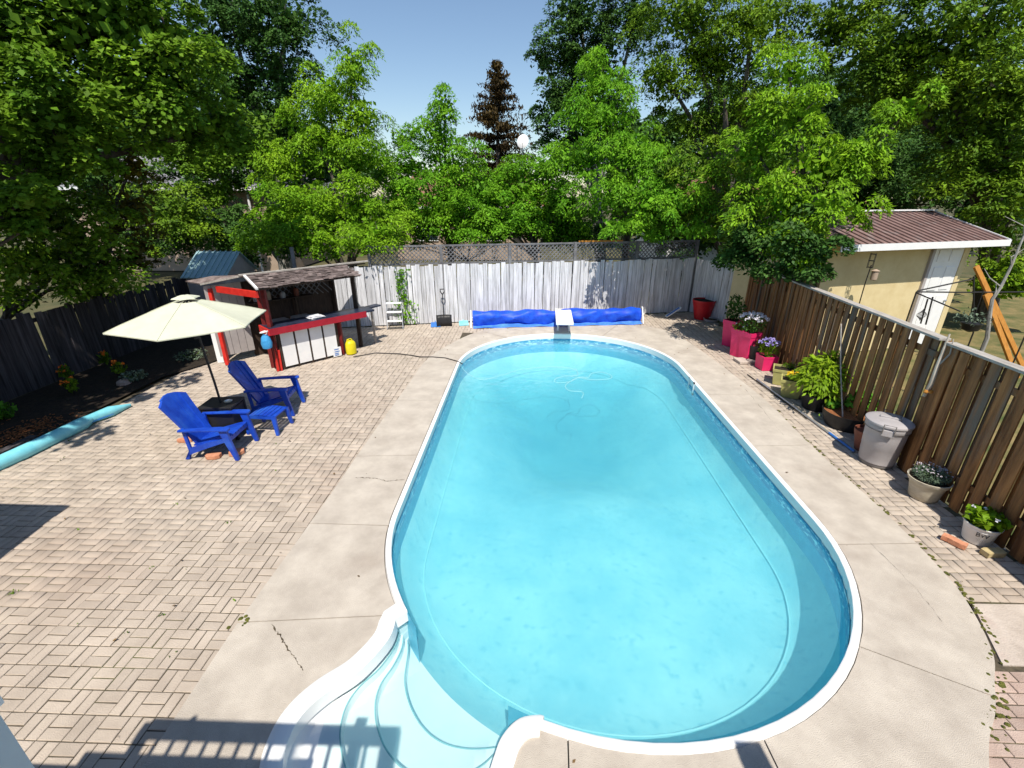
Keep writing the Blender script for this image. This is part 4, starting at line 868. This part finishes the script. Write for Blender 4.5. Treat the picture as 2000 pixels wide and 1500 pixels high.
for s in (-1,1): q = MB(); q.lathe([(.02,0),(.03,.02),(.02,.045)], (-.11+.035*s,-.05,1.32), 9); q.build('knob', M_orange, wp)
# ------------------------------------------------------------------ neighbour's shed on the right
SZ = 2.82
E1, E2 = G(1644,480,SZ), G(1972,469,SZ); sx = (E2-E1); SL = sx.length; sx.normalize(); sy = Vector((-sx.y, sx.x, 0))
shed = thing('garden_shed', 'cream stucco shed with maroon metal roof and white door behind the brown fence', 'shed', (E1.x, E1.y, 0))
def Sd(a, b, z): return sx*a+sy*b+Vector((0,0,z))
SD = 3.0; ov = .5
wall = MB(); q = wall; x0, x1 = .22, SL-.42
for p, l in (((x0,ov),(x1,ov)),((x1,ov),(x1,ov+SD)),((x1,ov+SD),(x0,ov+SD)),((x0,ov+SD),(x0,ov))):
    a, b = Sd(*p, 0), Sd(*l, 0); q.add([a, b, b+Vector((0,0,SZ-.02)), a+Vector((0,0,SZ-.02))], [(0,1,2,3)])
wall.build('wall', M_stucco, shed)
RZ = SZ+.62
rfs = MB(); ridge = ov+SD/2
rfs.add([Sd(0,0,SZ), Sd(SL,0,SZ), Sd(SL,ridge,RZ), Sd(0,ridge,RZ), Sd(0,2*ridge,SZ), Sd(SL,2*ridge,SZ)], [(0,1,2,3),(3,2,5,4)]); rf2 = rfs.build('roof', M_maroon, shed); rf2.modifiers.new('s','SOLIDIFY').thickness = .03
for i in range(24):
    a = SL*(i+.5)/24; q = MB(); q.beam(Sd(a,.0,SZ+.02), Sd(a,ridge,RZ+.02), .022, .022); q.build('roof_rib', M_maroon, rf2)
q = MB(); q.beam(Sd(-.02,-.02,SZ-.06), Sd(SL+.02,-.02,SZ-.06), .03, .15); q.build('fascia', M_white, rf2)
q = MB(); q.beam(Sd(-.02,ridge,RZ+.03), Sd(SL+.02,ridge,RZ+.03), .22, .03); q.build('ridge_cap', M_white, rf2)
q = MB(); q.beam(Sd(SL,0,SZ-.02), Sd(SL,ridge,RZ-.02), .03, .10); q.build('verge_board', M_white, rf2)
q = MB(); q.add([Sd(x1,ov,SZ-.03), Sd(x1,ov+SD,SZ-.03), Sd(x1,ridge,RZ-.08), Sd(x0,ov,SZ-.03), Sd(x0,ov+SD,SZ-.03), Sd(x0,ridge,RZ-.08)], [(0,1,2),(5,4,3)]); q.build('gable', M_stucco, shed)
dx0 = x1-1.28; dh = SZ-.12
dr = MB(); dr.beam(Sd(dx0+.5,ov-.02,.05), Sd(dx0+.5,ov-.02,dh), .98, .05, up=sy); dr = dr.build('door', M_white, shed)
for a0_, a1_, z0_, z1_ in ((.14,.44,dh-.42,dh-.12),(.56,.86,dh-.42,dh-.12),(.14,.44,dh-1.15,dh-.55),(.56,.86,dh-1.15,dh-.55),(.14,.44,.35,dh-1.3),(.56,.86,.35,dh-1.3)):
    q = MB(); q.beam(Sd(dx0+(a0_+a1_)/2,ov-.05,z0_), Sd(dx0+(a0_+a1_)/2,ov-.05,z1_), a1_-a0_, .02, up=sy); q.build('door_panel', M_white, dr, bev=.008)
q = MB(); q.lathe([(.0,0),(.03,.01),(.03,.04),(.0,.055)], (0,0,0), 12, cap=False); kn = q.build('knob', M_metal, dr); kn.location = Sd(dx0+.92,ov-.05,1.25); kn.rotation_euler = (R(90),0,0)
for a in (dx0-.04, dx0+1.04): q = MB(); q.beam(Sd(a,ov-.03,0), Sd(a,ov-.03,dh+.05), .09, .06, up=sy); q.build('door_frame', M_stucco if a > dx0 else M_greyp, shed)
# ironwork, A-frame, bare branch beside the shed
ir = thing('iron_railing', 'black iron railing in front of the shed door', 'railing', (0,0,0))
IY = 9.2
def I(px, py, dy=0): return AY(px, py, IY+dy)
for a, b in (((1790,570),(1878,571)),((1790,572),(1875,608)),((1792,568),(1900,545)),((1790,570),(1772,622)),((1812,584),(1798,632)),((1822,580),(1808,634)),((1902,540),(1901,650)),((1878,571),(2040,570))):
    q = MB(); q.tube([I(*a), I(*b)], .014, 6); q.build('bar', M_iron, ir)
pf = I(1901,650); q = MB(); q.tube([pf, (pf.x, pf.y, 0)], .014, 6); q.build('post', M_iron, ir); pf = I(1772,622); q = MB(); q.tube([pf, (pf.x, pf.y, 0)], .014, 6); q.build('post', M_iron, ir); pf = I(2040,570); q = MB(); q.tube([pf, (pf.x, pf.y, 0)], .014, 6); q.build('post', M_iron, ir)
sc = MB()
for k in range(5):
    c0_ = I(1800,615)+Vector((0,0,.0)); sc.tube([c0_+Vector((.12*k/5*math.cos(a), 0, .12*math.sin(a)*(1-k/8))) for a in [j*.7 for j in range(10)]], .006, 4)
sc.build('scrollwork', M_iron, ir)
bl = thing('hanging_planter', 'dark hanging basket by the fence gap in front of the leaning planks', 'basket', AY(1898,632,7.6))
q = MB(); q.lathe([(.02,-.14),(.11,-.1),(.14,0),(.145,.01)], (0,0,0), 14); q.build('basket', M_iron, bl)
P = RNG.normal(size=(160,3))*[.10,.10,.06]+[0,0,.08]; V, F = leafquads(P, .05, .4); np_mesh('dry_leaves', V, F, L_grey, bl)
q = MB(); q.tube([(0,0,.0),(0,.02,.55)], .006, 5); q.build('hanger', M_iron, bl)
for k, (tp_, bt_, yy_, l_) in enumerate((((1906,520),(1990,700),10.6,'longer orange timber plank leaning on the shed corner'),((1925,575),(1972,700),10.3,'shorter orange timber plank leaning beside the shed corner'))):
    a = AY(*tp_, yy_+.5); b = AY(*bt_, yy_); dv_ = b-a; ft = a+dv_*((0-a.z)/dv_.z); q = MB(); q.beam(a, ft, .13, .05, up=(.3,-1,.2)); tag(q.build('plank', M_orange, bev=.005), l_, 'plank', 'timber planks by the shed')
bb = thing('bare_branch', 'thin bare grey branch standing beside the shed', 'branch', (AY(1930,660,8.3).x, 8.3, 0))
base_ = Vector(bb.location); pts = [AY(x, y, 8.3)-base_ for x, y in ((1928,660),(1934,610),(1938,585),(1955,560),(1975,520),(2000,460),(2020,410))]
q = MB(); q.tube([Vector((pts[0].x,0,0))]+pts, [.04,.035,.03,.028,.024,.02,.014,.008], 7); q.build('stem', M_pbark, bb)
for i in (2,3,4,5):
    q = MB(); q.tube([pts[i], pts[i]+Vector((random.uniform(-.25,.25),0,.15)), pts[i]+Vector((random.uniform(-.4,.4),.05,.3))], [.014,.01,.004], 5); q.build('twig', M_pbark, bb)
# ------------------------------------------------------------------ teal roofed shed behind the bar, houses beyond the trees
def Yat(px, py, Y): return AY(px, py, Y)
TY = 13.3
ts = thing('garden_shed', 'small shed with teal metal roof behind the bar hut', 'shed', (0,0,0))
e0, e1 = Yat(352,543,TY), Yat(440,543,TY); zE = (e0.z+e1.z)/2; rL, rRt = Yat(385,491,TY+.9), Yat(463,490,TY+.9); zR = rL.z
x0_, x1_ = e0.x, e1.x
q = MB(); q.add([(x0_,TY,zE),(x1_,TY,zE),(x1_+.05,TY+.9,zR),(x0_+.05,TY+.9,zR),(x1_,TY+1.8,zE),(x0_,TY+1.8,zE)], [(0,1,2,3),(3,2,4,5)]); rt_ = q.build('roof', M_teal, ts); rt_.modifiers.new('s','SOLIDIFY').thickness = .03
for i in range(8): a = x0_+(x1_-x0_)*(i+.5)/8; q = MB(); q.beam((a,TY,zE+.02),(a+.05,TY+.9,zR+.02),.03,.03); q.build('roof_rib', M_teal, rt_)
q = MB(); q.add([(x1_-.08,TY+.1,zE),(x1_-.08,TY+1.7,zE),(x1_-.03,TY+.9,zR-.05)], [(0,1,2)]); q.build('gable', M_greyp, ts)
q = MB()
q.box(((x0_+x1_)/2, TY+.9, zE/2), (x1_-x0_-.2, 1.6, zE-.02)); q.build('wall', M_greyp, ts)
def house(label, name, x0, x1, y0, y1, h, rh, wm_, rm, wins=(), roofdir='x'):
    t_ = thing(name, label, 'house', ((x0+x1)/2, y0, 0)); cx = (x0+x1)/2
    q = MB(); q.box((0, (y1-y0)/2, h/2), (x1-x0, y1-y0, h)); q.build('wall', wm_, t_)
    q = MB(); a, d0, d1 = (x1-x0)/2+.4, -.4, y1-y0+.4; m_ = (d0+d1)/2
    q.add([(-a,d0,h-.05),(a,d0,h-.05),(a-1.0,m_,h+rh),(-a+1.0,m_,h+rh),(-a,d1,h-.05),(a,d1,h-.05)], [(0,1,2,3),(3,2,5,4),(0,3,4),(1,5,2)]); r_ = q.build('roof', rm, t_); r_.modifiers.new('s','SOLIDIFY').thickness = .12
    q = MB(); q.beam((-a,d0-.03,h-.08),(a,d0-.03,h-.08),.05,.16); q.build('gutter', M_white, r_)
    for (wx, wz, ww, wh) in wins:
        q = MB(); q.box((wx,-.03,wz),(ww,.08,wh)); wi = q.build('window', M_white, t_)
        q = MB(); q.box((wx,-.075,wz),(ww-.14,.02,wh-.14)); q.build('pane', M_glass, wi)
    return t_
p = AY(455,352,25); hA = house('tan sided house seen between the trunks at the left', 'house', p.x-9, AY(530,352,25).x, 25, 33, 4.2, 1.7, M_tan, M_roofg, ((-2,2.2,1.4,1.2),(1.5,2.2,1.4,1.2)))
q = MB(); q.tube([(4.2,-.15,4.1),(4.2,-.15,0)], .06, 8); q.build('downpipe', M_white, hA)
p = AY(745,352,28); house('low house with red shingle roof behind the middle trees', 'house', p.x, p.x+9, 30, 38, 3.2, 2.0, M_tan, M_roofr, ((-2.5,1.7,1.3,1.1),(1.5,1.7,1.3,1.1)))
house('pale house with reddish roof behind the right hand trees', 'house', 7.5, 18, 26, 34, 3.0, 2.2, M_white, M_roofr, ((-2,1.6,1.4,1.2),(2,1.6,1.4,1.2)))
ds = thing('satellite_dish', 'white satellite dish on a mast above the middle trees', 'satellite dish', (AY(1021,276,27).x, 27, 0))
dz = AY(1021,276,27).z; q = MB(); q.tube([(0,.1,0),(0,.1,dz)], .03, 6); q.build('mast', M_metal, ds)
q = MB(); q.lathe([(.001,.10),(.15,.085),(.28,.04),(.36,0)], (0,0,0), 20, cap=False); dd = q.build('dish', M_white, ds); dd.location = (0,0,dz); dd.rotation_euler = (R(70),0,R(-12)); dd.scale = (.85,1,1)
q = MB(); q.tube([(0,-.05,dz-.3),(.0,-.4,dz-.1)], .015, 5); q.build('feed_arm', M_metal, ds)
# ------------------------------------------------------------------ trees
NL = []
def leafclump(P, size, asp, jit=.35, ja=.30):
    n = len(P); d = P[:, 3:6]+RNG.normal(size=(n,3))*.45; d /= np.linalg.norm(d, axis=1)[:, None]
    nn = P[:, 6:9]+RNG.normal(size=(n,3))*ja; s = np.cross(d, nn); s /= np.linalg.norm(s, axis=1)[:, None]+1e-6
    L = size*(1+jit*RNG.uniform(-1,1,n))[:, None]; W = L*asp*.5; k = np.cross(s, d)*L*.10; P = P[:, :3]
    return np.stack([P-d*L*.5, P-s*W+k, P+d*L*.5, P+s*W+k], 1).reshape(-1, 3), np.arange(4*n).reshape(n, 4)
def unit(a): return a/(np.linalg.norm(a, axis=-1, keepdims=True)+1e-9)
def tree(name, label, base, blobs, lm, ls=.13, dens=1.0, bark=M_bark, tr=.16, asp=.55, droop=.35, cat='tree', clump=.45, limbs=True, world=None):
    """blobs: (px, py, Y, rx_px, ry_px) give the crown's lobes as places in the garden; a lobe is a shell of leafy tufts"""
    bx, by = base; t_ = thing(name, label, cat, (bx, by, 0)); Ps = []; In = []; tk = MB(); cs = []
    for bl_ in (world or blobs):
        if world: c, a, b = Vector(bl_[:3]), bl_[3], bl_[4]
        else: (px, py, Y, rx, ry) = bl_; c = AY(px, py, Y); s = mpp(c); a, b = rx*s, ry*s
        cs.append((c, a, b)); d = (a+b)*.45; area = 4*math.pi*((a*b+a*d+b*d)/3)
        T = max(5, int(area*1.0*dens)); v = unit(RNG.normal(size=(T, 3)))
        rad = np.where(RNG.uniform(size=T) < .8, RNG.uniform(.68, 1.12, T), RNG.uniform(.3, .7, T))
        C_ = np.array(c)+v*rad[:, None]*[a, d, b]
        rt = np.minimum(clump*RNG.uniform(.5, 1.35, T), .6*min(a, b)+.1); per = int(150*(.13/ls)**1.6*(clump/.45)**2)
        up = unit(v*.55+np.array([0, -.1, .85])+RNG.normal(size=(T,3))*.18)
        w_ = unit(RNG.normal(size=(T, per, 3))+up[:, None, :]*1.15)
        rr = (RNG.uniform(.45, 1.0, (T, per, 1))**.6*RNG.uniform(.9, 1.2, (T, per, 1)))
        q = w_*rr*rt[:, None, None]*[1, 1, .62]
        q[:, :, 2] -= droop*.5*(q[:, :, 0]**2+q[:, :, 1]**2)/rt[:, None]
        dr_ = w_*[1, 1, .2]; dr_[:, :, 2] -= droop*.9
        Ps.append(np.concatenate([C_[:, None, :]+q, dr_, w_*.6+np.array([.1, -.35, .9])], 2).reshape(-1, 9))
        n2 = int(area*22*dens); v = unit(RNG.normal(size=(n2, 3))); In.append(np.concatenate([np.array(c)+v*RNG.uniform(.1, .72, (n2, 1))*[a, d, b], RNG.normal(size=(n2, 6))], 1))
    P = np.concatenate(Ps); P[:, :2] -= [bx, by]; P = P[P[:, 2] > .15]; Q = np.concatenate(In); Q[:, :2] -= [bx, by]; Q = Q[Q[:, 2] > .15]
    V, F = leafclump(P, ls, asp); V2, F2 = leafclump(Q, ls*1.6, max(asp, .6)); np_mesh('crown', np.concatenate([V, V2]), np.concatenate([F, F2+len(V)]), lm, t_); NL.append(len(P)+len(Q))
    if limbs:
        top = max(c.z for c, a, b in cs); mid = sum((c for c, a, b in cs), Vector())/len(cs)-Vector((bx, by, 0))
        tk.tube([(0,0,-.1), (mid.x*.15, mid.y*.15, top*.2), (mid.x*.45, mid.y*.45, top*.5), (mid.x*.8, mid.y*.8, top*.74)], [tr*1.25, tr, tr*.75, tr*.2], 9); tk.build('trunk', bark, t_)
        for c, a, b in cs:
            e_ = c-Vector((bx, by, 0)); s0 = Vector((mid.x*.3, mid.y*.3, top*.35)) if e_.z > top*.4 else Vector((mid.x*.12, mid.y*.12, top*.16))
            m_ = MB(); m1 = s0.lerp(e_, .5)+Vector((0,0,.1*(e_-s0).length)); m_.tube([s0, m1, e_, e_+Vector((random.uniform(-.3,.3), random.uniform(-.3,.3), b*.6))], [tr*.5, tr*.36, tr*.2, tr*.06], 6); m_.build('limb', bark, t_)
    return t_
tree('maple_tree', 'large broad leaved maple filling the upper left corner', (-14.5, 9.5), [(40,60,10,150,120),(200,40,10.5,150,110),(60,220,9.5,130,80),(210,180,10.5,120,80),(330,90,11.5,110,90),(330,230,11.5,120,60),(140,300,10,110,55),(-80,150,9.5,130,200),(430,250,12.5,70,60)], L_maple, .115, 1.45, tr=.3, asp=.8)
tree('maple_tree', 'low maple bough with bright leaves at the left edge', (-12.2, 7.4), [(55,385,8.6,80,32),(-40,420,8.4,80,60),(60,440,8.8,50,25)], L_maple, .105, 1.45, tr=.12, asp=.8)
tree('maple_tree', 'young maple with a hanging leafy bough above the teal roof', (-12.2, 18.4), [(430,320,18,70,38),(415,370,18,55,25),(360,300,18.2,60,40)], L_maple, .108, 1.45, M_pbark, tr=.13, asp=.8)
tree('poplar_tree', 'tall dark poplar with pale trunk left of the sky gap', (-10.2, 19.5), [(450,30,19,120,90),(560,40,19,85,75),(400,120,19,90,80),(545,150,19,70,80),(470,190,19,90,80),(560,250,19,60,60),(500,310,19,80,60)], L_dark, .112, 1.45, M_pbark, tr=.26)
tree('cedar_tree', 'dark cedar with brown tips behind the left fence', (-11.6, 11.4), [(255,330,11.6,50,50),(258,410,11.6,55,70),(262,490,11.6,58,60)], L_cedar, .105, 1.45, tr=.12, asp=.3, clump=.28)
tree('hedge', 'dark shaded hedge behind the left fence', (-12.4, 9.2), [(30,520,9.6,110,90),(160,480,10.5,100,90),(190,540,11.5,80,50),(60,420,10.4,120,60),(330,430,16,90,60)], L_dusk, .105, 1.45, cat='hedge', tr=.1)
tree('ash_tree', 'bright green ash with an upright double crown left of the sky gap', (-6.6, 17.6), [(690,130,17.6,38,55),(640,190,17.6,65,60),(700,230,17.6,60,60),(620,270,17.4,80,55),(700,310,17.4,75,45),(560,330,17.4,60,50)], L_ash, .112, 1.45, tr=.14, asp=.36, droop=.7)
tree('ash_tree', 'broad bright bush tree over the bar hut roof', (-6.2, 16.2), [(600,400,16.2,95,55),(700,410,16.2,95,55),(530,455,15.4,65,42),(620,470,15.0,100,34),(740,455,14.6,80,34)], L_ash, .105, 1.45, tr=.10, asp=.42)
tree('ash_tree', 'pointed green tree in the middle below the sky', (-3.0, 19.0), [(868,210,19.4,34,42),(855,270,19.2,60,45),(800,330,19,60,45),(890,330,19,75,50),(780,270,19.4,22,26),(860,400,18,90,55)], L_loc, .108, 1.45, tr=.13, asp=.42, droop=.5)
tree('shrub_tree', 'rounded green shrub tree right of the middle, above the lattice', (.6, 18.2), [(960,390,18.4,80,55),(1040,370,18.4,85,60),(1090,410,18,75,55),(980,445,17.6,90,28),(920,440,17.6,60,30),(1060,335,18.8,50,34)], L_loc, .105, 1.45, tr=.11, asp=.5)
tree('poplar_tree', 'tall dark poplar right of the sky gap', (3.4, 21.5), [(1130,20,21,65,70),(1110,110,21,60,60),(1060,120,21.3,34,30),(1170,120,21,70,80),(1085,200,21,55,60),(1150,230,21,80,70),(1110,300,21,70,50),(1240,40,21,60,70)], L_dark, .112, 1.45, M_pbark, tr=.24)
tree('locust_tree', 'vivid green feathery tree in front of the right poplar', (3.8, 18.6), [(1170,160,17.4,50,50),(1180,230,17,80,60),(1230,300,16,80,60),(1140,310,16.4,70,55),(1200,390,15.6,100,50),(1290,370,15.3,80,55),(1260,440,15.2,70,25),(1290,400,14.3,90,40),(1210,440,14.6,60,22),(1340,450,14.4,60,24)], L_loc, .112, 1.45, tr=.15, asp=.34, droop=.7)
tree('box_elder_tree', 'tall leafy tree with open branches right of the centre', (7.6, 18.0), [(1340,40,18,110,70),(1300,150,18,70,60),(1400,130,18,90,60),(1470,50,17.5,100,80),(1440,220,17.5,80,55),(1340,250,18,55,40),(1400,330,14.8,100,55),(1340,410,15.2,80,42),(1460,420,14.2,80,55),(1420,460,14.6,60,30)], L_dusk, .112, 1.45, tr=.22, asp=.42, droop=.5)
tree('box_elder_tree', 'bright yellow green tree overhanging the maroon shed roof', (7.0, 12.2), [(1540,140,13,65,55),(1560,230,12.4,80,55),(1600,320,11.8,100,48),(1680,300,11.6,85,40),(1540,400,11.6,90,50),(1620,400,11.0,80,38),(1530,470,11.6,60,36),(1770,215,12,55,30),(1480,300,13,55,60),(1590,450,11.0,50,36),(1580,490,10.8,42,30)], L_ash, .108, 1.45, tr=.16, asp=.38, droop=.7)
tree('maple_tree', 'dense dark tree filling the upper right corner', (15.2, 15.5), [(1640,60,17,110,80),(1780,90,15.5,130,90),(1920,60,14.5,120,90),(1860,200,15,120,70),(1980,220,14,90,100),(1740,180,16,90,70),(1900,320,14.6,100,70),(2000,380,13.6,80,80),(1950,460,13.8,60,50)], L_dusk, .112, 1.45, tr=.28, asp=.5)
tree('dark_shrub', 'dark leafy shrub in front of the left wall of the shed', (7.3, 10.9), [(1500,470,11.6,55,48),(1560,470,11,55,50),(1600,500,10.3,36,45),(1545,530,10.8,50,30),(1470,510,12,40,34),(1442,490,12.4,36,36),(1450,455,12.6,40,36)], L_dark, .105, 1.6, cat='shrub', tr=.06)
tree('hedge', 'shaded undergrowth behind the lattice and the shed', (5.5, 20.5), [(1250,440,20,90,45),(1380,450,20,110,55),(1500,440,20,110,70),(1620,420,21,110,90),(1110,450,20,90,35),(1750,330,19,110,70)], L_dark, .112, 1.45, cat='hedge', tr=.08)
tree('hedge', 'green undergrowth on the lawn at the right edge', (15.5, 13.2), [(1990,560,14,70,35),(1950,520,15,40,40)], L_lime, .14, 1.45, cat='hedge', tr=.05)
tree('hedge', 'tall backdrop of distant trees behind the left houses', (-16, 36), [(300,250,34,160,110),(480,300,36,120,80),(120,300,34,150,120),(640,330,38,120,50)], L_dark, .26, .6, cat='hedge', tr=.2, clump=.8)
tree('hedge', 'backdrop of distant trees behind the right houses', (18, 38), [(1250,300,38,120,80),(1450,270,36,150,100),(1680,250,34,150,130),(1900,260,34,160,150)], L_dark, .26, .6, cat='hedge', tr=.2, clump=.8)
tree('maple_tree', 'unseen maple added out of view at the left to shade the bed', (-13.0, 3.0), None, L_maple, .17, 1.45, tr=.3, asp=.8,
     world=[(-9.6,1.2,6.8,2.0,1.3),(-9.2,3.2,6.5,1.7,1.1),(-9.0,5.2,6.2,1.6,1.0),(-9.0,6.6,6.0,1.3,.8),(-11.0,2.5,6.8,2.2,1.2),(-11.2,4.8,6.4,2.0,1.1),(-10.6,0.5,6.6,2,1.2),(-9.0,-1.0,6.6,1.8,1.2)])  # crown lobes added out of view to throw shade on the left bed and fence
tree('shrub', 'leafy shrub row behind the lattice at the middle of the back fence', (-1.5, 18.6), [(560,440,18.6,60,40),(650,430,18.6,70,45),(760,430,18.6,70,45),(840,440,18.6,60,40),(930,440,18.6,70,40),(1020,440,18.6,70,40),(1110,440,18.6,70,40),(790,370,20,60,40),(930,370,20.5,60,40),(480,470,18,50,30)], L_loc, .112, 1.7, cat='hedge', tr=.05, asp=.5)
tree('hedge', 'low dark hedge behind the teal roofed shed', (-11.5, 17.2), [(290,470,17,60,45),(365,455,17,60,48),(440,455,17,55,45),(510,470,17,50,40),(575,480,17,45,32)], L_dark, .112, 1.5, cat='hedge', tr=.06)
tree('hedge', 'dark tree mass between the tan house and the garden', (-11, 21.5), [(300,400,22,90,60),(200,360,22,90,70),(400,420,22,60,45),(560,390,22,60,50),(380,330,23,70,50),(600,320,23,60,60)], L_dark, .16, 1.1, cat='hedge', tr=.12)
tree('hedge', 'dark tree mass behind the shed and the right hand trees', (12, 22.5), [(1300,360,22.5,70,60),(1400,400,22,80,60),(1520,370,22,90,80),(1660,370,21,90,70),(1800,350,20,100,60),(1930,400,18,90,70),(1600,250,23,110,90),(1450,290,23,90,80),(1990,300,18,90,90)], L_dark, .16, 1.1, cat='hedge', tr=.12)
# rust coloured spruce
spx = thing('spruce_tree', 'brown spruce standing against the sky behind the middle trees', 'spruce', (AY(972,250,32).x, 32, 0))
tz = AY(972,128,32).z; P = []
for k in range(17):
    f_ = k/16; z = tz-(tz-2.5)*f_; r_ = .25+3.5*f_**.75
    for j in range(11):
        a = RNG.uniform(0,6.283); L_ = r_*RNG.uniform(.65,1.1)
        for s in np.linspace(.1,1,int(6+L_*9)): 
            for _ in range(4): P.append((math.cos(a)*L_*s+RNG.normal(0,.10), math.sin(a)*L_*s+RNG.normal(0,.10), z+.25*s-.1*s*s*L_-abs(RNG.normal(0,.22))))
V, F = leafquads(np.array(P), .26, .3, droop=.8); np_mesh('crown', V, F, L_rust, spx)
q = MB(); q.tube([(0,0,0),(0,0,tz*.5),(0,0,tz)], [.25,.14,.03], 8); q.build('trunk', M_bark, spx)
# ------------------------------------------------------------------ the house the photograph was taken from (behind and beside the camera)
hs = thing('house', 'photographer\'s house with a raised balcony, behind the camera', 'house', (0,-2.2,0))
q = MB(); q.box((0,-2.5,2.6),(16,5,5.2)); q.build('wall', M_greyp, hs)
q = MB(); q.box((0,1.2,2.12),(7.4,3.3,.12)); q.build('balcony_floor', M_fdark, hs)
q = MB(); q.box((-9.05,2.65,1.45),(6.18,5.3,2.9)); q.build('wing_wall', M_greyp, hs)
q = MB(); q.box((-9.05,2.66,2.96),(6.2,5.34,.12)); q.build('wing_roof', M_roofg, hs)
rg = thing('balcony_railing', 'white balcony railing just below the camera', 'railing', (0,.30,0))
q = MB(); q.beam((-2.74,0,3.2),(-.80,0,3.2),.14,.04); q.build('top_rail', M_white, rg)
q = MB(); q.beam((-3.1,0,2.55),(-1.4,0,2.55),.03,.68); q.build('shadow_panel', M_white, rg)  # solid panel added out of view to cast the dark strip behind the rail's shadow
for x in (-2.74,-.84): q = MB(); q.box((x,0,2.69),(.10,.10,1.02)); q.build('post', M_white, rg)
for k in range(14): q = MB(); q.box((-2.6+k*.13,0,2.75),(.03,.03,.9)); q.build('baluster', M_white, rg)
q = MB(); q.tube([(-2.45,0,3.2),(-2.40,.02,3.32)], .025, 6); q.build('finial', M_white, rg)
np_ = thing('porch_post', 'white porch post at the right of the balcony', 'post', (1.95,.30,0))
q = MB(); q.box((0,0,1.6),(.2,.14,3.2)); q.build('shaft', M_white, np_)
q = MB(); q.box((0,0,.06),(.26,.2,.12)); q.build('plinth', M_white, np_)
nw_ = thing('stair_newel', 'white balcony post in shade at the lower left corner', 'post', (-1.15,.56,2.18))
q = MB(); q.box((0,0,.36),(.08,.08,.72)); q.build('shaft', M_white, nw_)
q = MB(); q.box((0,0,.733),(.10,.10,.025)); q.build('cap', M_white, nw_)
